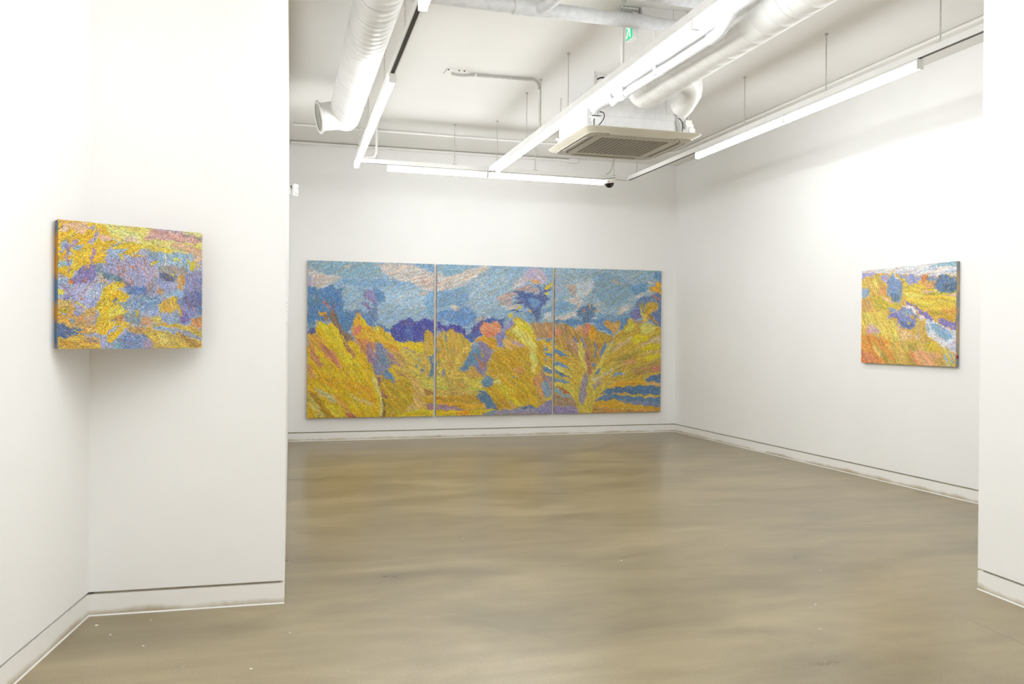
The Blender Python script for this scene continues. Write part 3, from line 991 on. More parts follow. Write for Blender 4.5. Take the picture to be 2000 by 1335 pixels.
PAINT['p2'] = '''
86ABC5 25 -26,1018 1022,1040 1027,450 -23,452
7BA6BE 20 0,1000 324,996 207,947 101,916 6,952
CBC4C0 20 0,952 69,916 153,930 292,978 368,997 454,994 389,959 293,898 207,855 122,845 80,816 1,827
6F9CC0 35 1,810 122,841 218,847 293,780 208,729 102,736 2,702
5A8FC8 35 7,694 155,703 261,721 348,663 294,620 230,586 155,620 7,636
93B3C8 35 314,907 586,954 631,853 500,723 391,672 305,688 261,805
D3CBC0 10 112,728 187,729 192,700 144,699
C9C3C4 10 357,883 390,879 379,858
B3A9C4 -50 631,870 741,940 786,992 875,994 955,926 921,883 809,907 697,862
CDC8C6 40 631,853 719,922 775,932 719,880 642,836
B5A6A8 20 499,791 631,827 697,862 786,881 888,848 866,813 764,837 653,802 632,742 544,732
CFC8C4 10 544,732 654,733 720,760 698,725 610,707
CFC2BC 15 316,633 391,655 478,659 424,646 370,625
6D98BC 20 743,691 844,701 991,728 1003,676 923,658 845,614 766,640
C5CBD0 10 912,684 991,693 1003,650 923,641
4A68A8 -25 642,836 686,841 787,821 866,813 888,839 831,899 876,873 911,831 921,891 939,857 990,849 922,814 979,788 934,745 900,727 889,666 867,623 844,666 810,700 765,726 743,751 687,742 643,742 698,772 653,793 720,794
5F8FC0 -25 776,786 877,787 877,727 810,726
4A60A0 10 599,703 698,704 765,700 699,693
D9A070 -30 781,911 842,916 899,891 854,886
E0BC2C 30 927,857 967,888 1003,897 999,880 944,844
E0BC2C 10 928,827 967,823 956,812 931,814
E2C23A 45 687,717 726,743 715,717 676,699
E2C23A 45 605,656 632,682 660,682 632,658
DDB23A -20 777,704 810,709 824,692
4068B0 -60 370,629 424,651 544,647 610,648 566,622 589,588 556,571 522,613 381,612
4248B0 -60 2,636 60,603 113,586 102,603 187,607 230,578 247,536 284,553 359,629 392,621 370,562 381,536 338,519 306,485 252,490 241,519 113,553 2,561
5650A8 -60 295,587 370,621 370,562 316,545
3F6CB8 -60 247,536 370,562 327,511 306,485 252,490
E29A72 -40 359,562 392,621 457,621 522,626 556,588 545,562 501,519 414,528
E08468 -40 392,562 468,562 501,519 414,532
E6D2C6 -20 473,587 495,587 490,569
D8B83A -5 -13,486 311,485 301,464 -13,431
CBA54C -75 23,552 60,569 81,552 124,573 166,553 220,536 247,511 284,477 295,460 253,401 199,351 157,276 115,251 9,252 -8,469
C29A4A -75 50,469 103,435 104,360 61,385
C98E6C -75 93,360 125,368 120,326
5A8CB5 -75 -8,452 24,436 3,406 -7,411
5A8CB5 -75 -7,361 14,369 9,327 -7,294
5A8CB5 -75 25,302 51,327 32,252 14,252
5A8CB5 -75 62,302 81,310 67,261 49,260
5A8CB5 -80 109,301 121,326 121,272
5A8CB5 -80 71,536 87,536 82,469
5A8CB5 -80 133,469 148,418 133,423
5A8CB5 -80 32,544 50,527 39,506
D8BE6A -65 40,352 82,385 51,302 30,277 17,285
CDBB58 -10 -7,261 405,256 394,163 319,130 -6,165
BFA054 -40 73,243 221,250 265,182 115,150
5B8AB0 -60 295,452 311,477 371,452 393,341 339,325 296,334 253,292 211,284 200,317 253,384
C9A055 -60 253,300 339,325 394,273 372,248 243,250
DDBB62 -65 115,251 146,343 210,435 263,469 276,452 199,376 162,292 141,242
CF9A3A -30 317,502 392,532 468,519 523,511 513,451 469,434 414,485 338,485
8580A8 -65 354,485 392,494 447,451 480,434 469,366 437,358 426,299 394,265 350,282 318,333 361,358 404,401 349,452
B07A58 -60 306,418 350,392 372,350 415,358 404,299 372,316 339,376
8584B8 60 512,545 567,562 599,613 643,656 644,622 666,605 611,579 633,519 600,536 567,519 556,468 579,443 513,460
C8A034 -42 578,562 633,588 666,614 643,656 721,648 788,623 845,563 857,511 925,476 937,390 937,338 903,295 870,278 802,244 702,253 635,263 547,272 459,264 448,315 469,417 534,451 579,434 567,485 611,511
DCCB72 -50 633,554 700,519 790,451 813,347 802,304 847,278 869,338 857,468 766,588 677,605
D9C040 -40 643,648 788,623 845,563 857,502 766,554 677,605
C79C2C -40 480,409 645,442 723,382 701,296 547,298 459,315
D2A86A -40 556,511 644,519 722,468 634,434 578,468
B89AB0 -30 644,502 745,468 739,449 656,485
CF9A62 -35 635,297 701,322 768,296 702,271
B58C6A -70 800,619 1003,628 1004,520 924,511 857,520 834,580
D99068 -60 958,554 1009,580 1010,520 970,520
D8AE38 -20 868,502 1004,507 1005,429 948,450 925,476
4E86BA -10 936,507 1004,524 1004,507 947,498
4E86BA -10 919,450 959,459 950,437 925,431
4E86BA -20 925,424 1005,407 1005,385 937,405
4E86BA -20 925,381 960,364 926,359
CBA34A -25 926,359 1005,381 1005,320 943,338
4F82B8 -25 915,312 948,329 1006,294 1006,272 926,295
4F82B8 -25 949,268 1006,246 1006,223 938,241
D9CB90 -25 931,333 994,311 996,297 943,319
CB9468 -60 858,269 904,269 904,208 927,165 916,95 882,79 814,149 792,192
AE8B84 -55 892,295 983,242 1007,129 961,155 927,225
7E9DB4 -60 904,217 961,225 1007,137 950,112 916,156
CDA52C -40 416,188 481,222 547,255 702,253 802,244 859,165 894,87 871,53 703,47 592,41 504,42 460,77 449,128
D8BC34 -40 525,213 680,176 658,134 547,153
E2C32A -42 592,135 647,125 748,55 692,47 636,83
D9D08A -20 470,222 547,238 547,212 481,205
C2942C -30 460,103 581,109 659,48 515,42
D0A070 -42 592,118 692,56 659,46
5A8AB0 -40 372,223 415,273 481,239 471,188 405,189
4E86B0 -10 635,250 679,254 674,241
C9A65A -5 -6,169 351,164 351,138 -6,127
C2983A -8 -6,127 340,134 406,78 190,82 -6,110
DDA22C -8 -6,110 212,82 395,70 417,44 212,48 -6,85
A88698 -8 -6,81 158,61 244,35 -5,38
DDBB24 -5 -5,39 266,34 482,34 395,10 191,-4 -5,-7
E29A2C -5 169,23 266,34 287,8 175,0
4E80A8 -50 362,164 416,159 482,94 526,33 439,39 406,78 341,122
9490A8 -5 406,-3 504,30 703,39 883,44 950,86 1007,94 1008,-6 704,-9
8C88B4 -5 871,44 950,86 1007,94 1008,-6 883,5
4E78B0 -5 703,43 781,63 871,44 793,37
6F94AC -10 395,-2 450,31 515,21 483,0
'''
PAINT['p3'] = '''
8FAFC2 20 -22,1017 1023,1043 1027,421 -18,421
7BA2BA 30 349,977 482,971 639,941 730,893 708,817 550,739 416,779 338,844
B8C4CC 40 152,890 360,927 349,861 262,793 185,808 109,865
B8A79E 40 103,881 184,891 196,809 141,824
CCC4BE 20 77,782 218,801 262,768 196,718 131,766
6FA0C4 25 1,773 120,774 207,743 99,692 2,683
CFCACB 15 2,658 77,671 196,718 186,668 67,643 2,638
C2B5AC -20 527,931 617,907 606,890 538,906
5E98C4 20 685,884 890,921 845,844 731,825
86AFC8 20 821,996 1000,991 994,957 902,938 798,953
CDC6C2 20 584,706 618,748 731,758 663,707 596,681
D8D2CC 30 759,817 810,852 839,831 799,793
CFC8C4 -10 844,920 902,926 948,905 879,902
CFC8C4 -10 856,853 891,849 914,830 868,836
D0C8C4 30 350,753 394,770 416,754 372,741
93A8C4 -60 -5,952 54,954 55,814 -4,805
6C98BE 30 417,687 551,680 697,699 697,665 551,647 395,646
4A88BC -60 2,642 197,652 262,628 284,603 241,611 175,602 132,602 56,626 2,617
5580AC 30 196,701 251,727 311,765 372,728 416,712 350,695 394,687 328,653 395,646 295,628 263,603 251,652 207,677
CF8A60 -40 251,727 284,707 275,692
D99A4A -80 306,765 322,761 322,728 311,719
D9B27A 20 367,710 422,725 394,702
EDE6E0 20 328,643 372,662 386,654
5089BE -45 328,645 461,663 484,638 551,655 596,656 641,665 709,674 686,623 619,564 585,589 529,547 462,571 406,579 373,620
C99A5A -50 439,629 484,646 551,630 596,647 607,622 585,572 551,538 517,580 462,605
5C80B4 -55 709,707 765,784 811,810 845,827 880,811 903,828 1007,855 1008,592 938,625 869,641 800,658 732,649 697,665
7470B0 -60 709,699 777,725 811,666 754,649
9C9050 -60 777,767 822,776 834,726 800,708
DDA030 -30 879,879 937,888 954,923 1006,907 1007,834 937,846 891,853
C9A03A 50 823,700 868,785 914,778 972,770 961,727 915,710 880,658 846,641
4C80BC -50 880,692 938,676 985,600 950,608 904,642
B8785C -30 902,832 995,806 990,787 926,812
B88858 -50 863,696 915,676 985,617 973,607 898,650
D8B85A -60 800,725 823,700 857,667 869,629 832,633 811,683
5E94C0 -50 913,981 1006,992 1006,924 937,939
B5907E -20 709,665 777,641 823,649 800,607 732,615
B8904E -65 2,621 132,610 186,586 252,611 295,620 362,612 406,563 462,555 529,538 551,513 485,471 463,363 408,305 308,305 220,363 154,405 89,438 24,470 3,478
AE8862 -75 13,622 121,606 154,536 89,520 24,568
D99472 -70 -3,585 67,577 56,536 -3,548
D3A080 -60 170,586 252,611 263,578 197,561
CE8578 -70 273,611 323,624 329,587 285,554 296,512 263,553
DDA030 -70 318,587 362,604 384,554 351,488 324,512
BE9840 -50 395,571 462,555 529,538 484,488 395,488
B58C7C -55 89,520 176,504 242,421 231,388 154,438
6C7EB4 -50 159,527 197,520 233,477 198,494
6C84B4 -55 225,537 263,512 299,453 274,453
5E88B0 -80 351,488 379,479 387,405 363,367 374,446
5E88B4 65 418,405 462,480 487,480 451,405 418,367
C2A244 28 551,538 641,589 697,665 732,623 812,624 904,625 1008,592 1010,294 894,252 711,219 553,229 408,242 396,305 463,346 529,455
D2C472 30 789,615 892,633 950,600 916,549 824,557
C9B84A 40 709,657 755,607 709,564 641,564 675,606
CFAE86 35 529,438 597,488 732,539 710,505 619,455 552,421
D8BE28 15 721,514 778,548 893,531 847,506 755,480
CDAE8C 28 767,455 893,515 1008,545 1009,500 870,481
CDB82C 15 801,438 870,476 1009,489 1009,454 882,432
CDA67A 25 802,388 893,430 1009,443 1009,423 893,411
D6BC34 15 813,371 893,404 1009,421 1009,387 882,362
A88F4A 20 552,371 688,404 779,396 711,346 575,338
C9986A 20 620,354 710,371 779,354 665,327
AE8C5A 22 711,303 894,345 1009,370 1010,294 894,277 757,253
C27E68 15 894,311 1010,329 1010,285 940,290
D8A22E 8 475,179 621,220 780,231 860,218 849,189 643,185
4A7CAE 15 848,218 894,252 1010,275 1010,207
D39A70 0 872,203 987,206 999,181 895,187
6A9EC4 25 514,246 564,275 620,287 668,268 598,265 542,244
CDAB4C -35 -8,478 57,470 122,405 220,355 297,289 298,223 199,174 101,216 -7,258
CFA03C -30 -2,405 100,388 177,331 101,347 -2,379
4E86B8 -25 -2,439 78,424 131,383 68,395 -2,417
5A88B4 -25 -2,357 79,347 146,309 79,318 -2,330
4E80B4 -28 -2,308 68,283 147,242 69,256 -1,278
5A90B8 -15 -1,243 80,232 164,211 90,210 -1,222
D9C468 -35 -2,330 90,314 179,247 144,247 68,288 -2,309
A88A78 -10 -6,135 102,117 172,116 211,58 200,46 -6,49
D8BE58 -30 -7,221 134,199 199,141 167,121 101,175 -6,196
7FAAC0 -40 -6,188 37,167 80,134 158,117 134,102 59,124 -6,151
A8745C -25 26,184 102,167 158,131 91,132
8C84B8 -5 -6,49 200,46 239,-8 -5,-4
D8C068 -70 208,487 241,487 275,421 297,338 297,281 253,322 220,405
D2B85A 60 341,255 407,346 462,438 518,496 537,480 485,405 430,321 397,272
B07A6A -75 272,438 318,429 330,322 337,254 308,287 286,355
4E82B8 -30 335,345 382,334 363,315
6A8CB0 55 366,268 408,309 430,309 397,263
CFB552 -70 199,182 264,272 319,256 397,272 452,321 530,329 441,255 397,205 486,179 409,130 353,81 343,-10 228,-8 200,75 167,133
CDB690 25 331,239 419,255 508,296 620,329 530,279 441,238 375,214
D8D0C4 15 342,237 432,256 375,230
8F88A0 -75 221,141 254,215 286,293 305,256 303,189 287,115 260,39 233,83
A89890 40 353,181 397,213 436,231 419,203 364,154
C9A850 -5 375,97 486,179 643,182 1011,187 1012,-21 343,-10
4A7CA8 3 431,128 475,163 598,178 780,189 1011,183 1011,122 826,124 621,131
C99E60 0 531,136 644,140 735,125 599,121
5684AC 2 376,79 420,113 509,129 780,109 1011,108 1011,62 712,75 554,93
D0A87A 0 826,113 930,116 944,101 849,98
7486AC -3 599,78 780,80 1011,64 1011,32 781,48
D8A22C -4 376,77 554,93 622,67 826,48 1011,32 1012,14 712,24 376,46
BE8C50 -4 351,56 465,38 599,19 1012,16 1012,-21 352,-10
'''
PAINT['lp'] = '''
9AA6BE 45 -31,1016 1032,1144 1042,-44 -24,-28
E0CC86 -10 243,1005 631,1003 663,979 1007,1006 1009,812 746,818 585,841 430,854 324,898 265,927
D5AEAA -15 631,994 745,997 1007,976 1008,909 913,900 787,907 664,914 561,894
D8B09E -20 729,864 812,900 913,880 1008,850 1009,773 871,829
DCCB94 -10 827,1006 1007,1006 1007,962 895,970
A8A0A0 -10 938,960 1007,957 1008,918 947,932
E3D28C -10 444,974 584,970 569,904 429,881 354,919
DDC8B4 -10 414,907 506,925 530,873 445,856
DFC266 -20 506,861 664,858 787,822 746,794 585,823 530,836
A3A2C4 -60 259,732 423,736 617,761 666,671 667,485 588,462 432,492 417,545 327,540 253,554 267,643
DDB23E 15 325,853 422,853 506,880 553,829 492,769 585,767 507,752 430,773 385,742 355,802
D9AE3A 35 -10,1010 93,1005 243,1005 309,977 324,898 384,859 325,817 296,726 326,674 238,686 224,640 159,653 103,597 82,544 -14,590
D8B0A0 30 65,984 157,995 207,965 157,899 115,903 73,951
D5B4A8 -10 236,898 295,913 354,874 295,859
D5B0A0 40 24,980 66,958 66,907 25,919
8FA4C4 40 18,824 53,845 74,812 60,759 12,737
86B0C4 40 -1,693 54,672 47,628 -1,642
7FA8BE 30 95,805 165,820 144,775 102,780
8AA4C8 30 53,758 95,753 81,726 60,733
9AA0C4 50 179,848 229,888 236,924 258,944 244,872 208,824
8E9CBE 40 193,964 228,985 236,951 207,939
8AA4C0 40 68,690 95,692 89,657 68,647
7C8698 -10 347,846 384,850 385,823 355,820
7FAAB8 20 281,778 318,799 296,763
CFA032 30 32,774 74,777 67,716 26,713
DBB548 40 137,757 222,808 209,710 138,687
9A86B8 -85 51,832 68,833 62,733 70,595 54,646 48,749
9E88B8 50 101,851 128,854 95,795 72,801
A07FB0 -80 219,799 236,792 228,711 211,653 207,710
7C76AE 50 131,634 180,664 231,676 246,606 224,534 196,524 139,495 90,509 82,544 117,563
7C909E 50 238,677 282,671 282,609 246,589
D89A5A 50 163,614 186,666 198,656
D08C5C -70 69,534 96,545 90,509 76,504
D88C58 -60 158,548 174,553 180,521
E0CC5A -30 -10,470 41,455 35,420 -10,414
A0A4CC 45 90,492 196,524 268,501 291,431 233,367 197,304 126,319 70,387 42,395
A9B4CC 45 167,496 254,483 262,412 197,392
7E7CB0 40 35,429 76,413 70,383 35,381
9A88BC -40 -3,509 48,473 85,418 55,437
CBA264 20 -13,392 84,370 119,302 112,266 240,340 241,278 227,207 256,128 142,118 71,118 -12,199
DFBE48 -38 89,389 140,356 184,319 140,332
D09048 -30 138,400 155,401 154,380
D89A78 -20 77,370 105,353 91,327
D8B23C -10 -12,315 56,317 70,283 -12,255
C4926A 40 91,283 147,302 176,215 127,206
B8A490 40 162,268 241,269 234,207 184,180
7F9AB8 -20 -5,294 70,268 43,258
8EA4CC -30 98,310 162,285 134,249 105,266
6E98B8 -40 69,248 99,231 99,195 76,203
D3A050 -5 -12,247 71,240 85,203 -12,202
CFA550 -5 -11,109 142,110 264,83 286,39 272,-15 -10,-11
5C78A8 -15 -11,186 36,196 71,161 113,127 85,109 58,83 -11,101
5C7EAC -15 91,172 164,155 134,134 99,146
5C7EAC -5 85,127 149,120 142,110 92,109
B89A90 -15 163,92 257,74 264,39 199,57
D08858 -75 369,670 395,652 386,629
D08858 -75 422,701 444,619 431,632
D08858 -80 468,612 492,527 481,520
D08858 -80 537,692 553,640 543,652
D08858 -70 567,729 588,684 575,692
D08858 -60 397,627 426,591 407,599
D08858 -10 460,675 508,669 500,650
6E8C98 -20 282,609 356,596 417,581 417,536 327,558 275,573
CDBAA4 -50 246,606 282,609 297,556 327,522 268,528
8C8088 -60 417,545 478,539 471,493 432,492
9CB4D0 -10 325,782 430,818 476,822 423,790 431,736 370,723 326,728
DDB548 -70 392,769 423,772 432,714 400,734
7F9CBC -40 585,795 673,802 665,736 601,750
95B8D4 -70 673,802 922,809 936,748 881,648 788,699 682,710
CFC030 60 624,724 667,746 650,698 616,684
D4C640 70 778,764 806,766 788,716
D4C640 70 811,755 839,769 830,719
D4C640 -60 877,772 899,735 889,701
CFC02C 70 913,736 950,758 925,651 905,669
E0DDD8 -85 715,778 728,779 729,671 716,670
DCA85C -60 957,720 994,733 975,691
D8C0A8 -20 922,785 1000,772 957,730
A9A4A0 -40 674,690 872,695 889,648 789,623 682,635
6A7494 -60 682,635 764,631 814,615 798,567 715,562 675,588
D0B040 -60 633,633 660,607 643,591
CFC030 -60 760,642 791,623 771,608
CFA064 -80 814,615 873,647 865,570 849,493 807,510 814,567
9CA4CC -50 667,578 781,566 798,491 684,448
C99A6A -20 667,503 716,487 700,449 668,457
8A90BE -58 873,647 1010,680 1013,326 944,285 910,236 868,198 834,264 832,416 865,494
737AA8 -58 866,475 1011,501 1013,365 901,342 849,388
5E86B4 -40 969,363 1012,374 1013,287 970,286
7A72B4 -60 841,340 901,294 901,246 859,207 825,245
92B8D8 -20 708,449 765,489 865,494 849,445 749,413
5C80B4 30 432,492 494,513 587,508 588,444 525,441 456,438
9890A4 60 587,555 659,559 636,446 580,425
7C98B8 30 448,429 588,435 668,447 693,383 669,316 589,314 511,294 464,347
8FB4CC 30 572,406 644,409 636,381 581,379
D6B238 40 276,448 298,494 357,542 424,546 432,510 387,489 425,455 463,429 449,383 388,372 434,328 465,293 427,265 329,227 263,208 241,216 263,288 240,323 247,367
E2C450 40 349,505 402,526 395,472 342,451
C2A63C 45 284,395 335,406 328,352 277,333
6E8898 40 341,378 388,419 404,409 365,369
6E8898 30 327,332 388,372 375,351
7E9CA8 30 395,372 464,384 449,310 418,346
DCC25A 20 329,325 418,337 434,292 329,253
C28C5A 20 351,254 426,283 434,228 374,218
D6AE5E -70 676,373 717,412 782,443 832,416 833,321 791,329 767,291 685,317
DDB54A -70 758,432 816,434 799,367
7C8CB8 -70 807,425 842,436 851,367 824,368
CFA04A -80 806,339 843,333 844,269
7C98A8 -70 434,283 511,312 558,267 543,193 481,202 442,238
D2B040 -70 501,330 536,313 528,267 511,255
8CA4CC 30 589,333 685,317 694,242 621,250
8AA8C8 -20 701,289 833,292 834,207 735,201 694,233
D3A080 -20 542,249 621,259 622,194 559,184
DCC070 -10 613,259 677,270 702,224 638,213
CF9468 -30 893,246 1013,282 1014,175 919,198
7FA0C4 -50 901,256 929,227 910,206
D8B03C 40 234,207 329,227 435,219 481,193 420,147 390,101 331,38 301,30 315,110 257,119
93ACCC 30 352,171 465,203 389,172 330,115 306,117
C49E70 -10 465,183 590,175 575,111 512,120 450,138
D39068 -10 457,129 506,140 489,109
D2B060 -28 582,175 670,214 792,206 919,189 1014,160 1016,-25 615,-19 631,55 575,101
9AB0CC -22 622,185 719,186 793,149 803,100 735,147 638,157
9CA8B8 -25 751,187 877,150 1006,92 1006,61 860,109 768,157
B89058 -30 793,159 877,102 1007,34 946,1 852,83
DFC87E -25 670,130 735,120 752,45 679,36
7494C4 -15 390,83 450,138 551,120 591,101 591,55 631,-19 361,-16 360,47
78ACC4 -10 360,47 421,56 421,-17 361,-16
A098B8 -20 559,83 623,55 623,-10 568,-9
9CA4C8 -60 272,56 301,101 323,56 353,20 301,-11 272,-1
'''
PAINT['rp'] = '''
D2A656 -45 -41,1137 1033,1017 1042,-28 -46,-82
DAD8DA 8 -18,1020 372,1007 733,1004 1016,1010 1017,858 901,886 809,876 657,889 476,924 351,935 199,959 143,969 -18,963
7FB0C4 10 743,984 882,1002 1016,1005 1016,947 882,970 790,961
B0BCCC -10 695,961 809,959 846,928 771,944
A9B4CC 0 855,927 1016,913 1017,896 883,913
B4B8C8 10 393,971 517,945 676,953 558,938 476,932
9C98CC -10 -18,969 143,974 166,932 232,926 308,929 298,851 199,889 63,900 -18,911
CDAA5C -60 -18,896 64,941 98,928 155,943 221,927 232,856 298,811 308,780 243,734 154,719 97,702 -19,740
DCBC6C -60 86,877 188,890 199,808 120,793
C98E60 -50 210,817 298,811 276,732 199,727
8A94C4 -60 425,880 435,928 497,903 558,917 617,883 657,899 666,851 618,816 538,813 477,856
7088AC -40 715,875 790,878 828,837 772,828 715,837
D9B84C -5 456,834 518,814 637,801 715,762 791,738 902,704 1018,719 1021,403 940,446 849,466 811,467 735,526 618,587 518,650 446,673 467,740
DFC464 -5 477,730 677,727 677,661 538,659
CDA03C -5 735,545 1019,552 1021,412 904,456 811,467
D0A890 -8 638,739 744,741 866,706 810,700 696,716
B8A436 -5 696,707 810,719 884,705 866,687 754,685
BEAE34 10 938,710 1018,719 1018,695 902,690
DAB0A4 5 893,690 1018,695 1019,664 930,673
D0964A 5 858,540 1019,570 1020,516 904,502
7290B8 -60 276,852 319,899 351,955 372,924 414,881 446,859 466,809 497,797 456,770 467,711 436,635 362,648 330,699 287,722 298,771 308,810
5E809C -60 330,719 394,735 456,692 425,635 351,649
E0E0E4 -40 383,923 416,890 393,871
CFB83C 60 328,936 364,976 353,923
CF8C5C 60 657,851 676,897 735,908 715,856 686,811 772,814 791,840 782,748 725,771 686,811
DDA27A -10 686,807 781,804 782,758 705,774
5E82A8 35 791,785 809,830 855,895 901,877 955,863 1017,831 1018,714 938,710 866,706 801,747
4A6E92 30 865,798 1017,795 1018,732 884,723
D2B430 -5 433,881 509,869 477,854
D2B430 -5 616,842 678,831 657,821
8AAAC8 40 -18,802 75,806 109,763 63,714 -19,688
C2AC40 -25 120,711 243,714 351,649 436,605 394,577 265,562 154,597
D8AE9C -35 210,716 308,681 394,617 351,629 254,684
CB9A62 -60 -19,688 97,692 131,619 120,547 -19,552
DCBC62 -55 -19,542 143,546 265,562 308,481 394,449 436,379 478,339 457,250 341,209 254,280 119,331 -20,426
C9A9AC -50 62,383 108,414 187,382 232,330 131,321 62,321
9C94B4 -55 28,509 97,424 122,411 62,464
7886BC -50 308,481 341,530 415,537 477,584 559,571 599,521 658,481 609,453 609,396 539,358 467,378 425,418 394,488
7C74C0 -50 341,530 415,527 394,478 319,480
5C74A8 -50 436,438 599,434 599,396 539,363 478,378
7C9CC4 -20 308,581 394,577 415,547 351,539
8098B8 -40 415,557 559,561 589,512 477,505
D8B050 -40 488,515 530,516 518,483
D8B050 40 547,484 601,494 589,452
D8B050 -30 516,438 561,426 539,405
7C72BC -40 477,662 538,630 618,597 658,548 716,527 774,478 793,430 755,441 697,470 638,520 599,579 508,612
C98C6C -40 569,599 618,592 609,557
766EBC -30 830,430 858,466 913,446 1021,412 1021,340 941,372 877,392
E8E4E4 -30 465,594 518,606 579,579 621,559 601,500 559,569
E0E2EA -40 639,501 699,480 688,450 648,481
D8DCE4 -28 697,451 745,450 812,421 868,392 950,363 1021,331 1023,99 942,161 869,197 813,243 756,280 717,318 727,375
78A8C8 -25 746,413 812,416 868,383 941,326 977,281 905,253 841,290 784,346
C0BCD8 20 933,207 1022,272 1023,144 951,161
7FB0CC -60 717,404 748,375 738,299 717,328
8A94C4 -30 859,373 906,373 886,343
D0A850 -60 875,431 897,419 886,408
D0A850 -60 966,394 987,383 975,372
CFAA6A 60 609,396 619,453 678,461 717,413 717,328 679,280 639,328 619,299
7E9CB8 40 580,299 639,309 669,271 610,251
E0B488 50 394,419 436,398 519,348 619,299 669,280 620,241 539,241 478,221 436,280
DB9640 -50 -20,290 85,300 198,279 287,239 330,159 394,80 437,-48 -22,-70
DA8C58 -45 -21,131 119,114 231,35 254,-57 -22,-70
B89A4C -48 96,269 165,218 287,97 394,0 308,-3 198,116
DDB873 -48 119,228 198,136 265,76 231,63 153,145
E89C34 -45 243,300 330,219 354,198 254,237
CDA95C -50 341,209 457,221 560,261 679,261 775,252 841,224 869,178 906,132 888,85 814,45 718,90 640,126 560,144 499,123 540,-43 426,-48
A89448 -45 519,221 620,222 610,135 560,144
D2B040 60 708,223 794,262 860,206 841,150 766,129 708,156
DDA07C -48 560,144 660,155 737,138 869,113 888,67 907,-16 814,-21 699,-26 620,68
D4895C -52 540,163 620,68 680,-27 621,-29 570,85
B89448 -45 478,122 540,104 660,-28 540,-33
C29A54 -40 776,73 879,94 907,-16 814,-21
D2B458 -60 869,187 933,179 979,116 1023,71 1024,-29 944,-24 906,95
7FB0D0 -65 886,113 908,105 945,11 925,11
7CAACC -60 913,188 942,152 990,23 970,31 933,133
7CAACC -60 959,134 1014,89 1015,51
'''

def inside(px, py, poly):
    c = np.zeros(px.shape, bool)
    n = len(poly)
    for i in range(n):
        x0, y0 = poly[i]; x1, y1 = poly[(i + 1) % n]
        if y0 == y1:
            continue
        k = ((y0 > py) != (y1 > py)) & (px < (x1 - x0) * (py - y0) / (y1 - y0) + x0)
        c ^= k
    return c

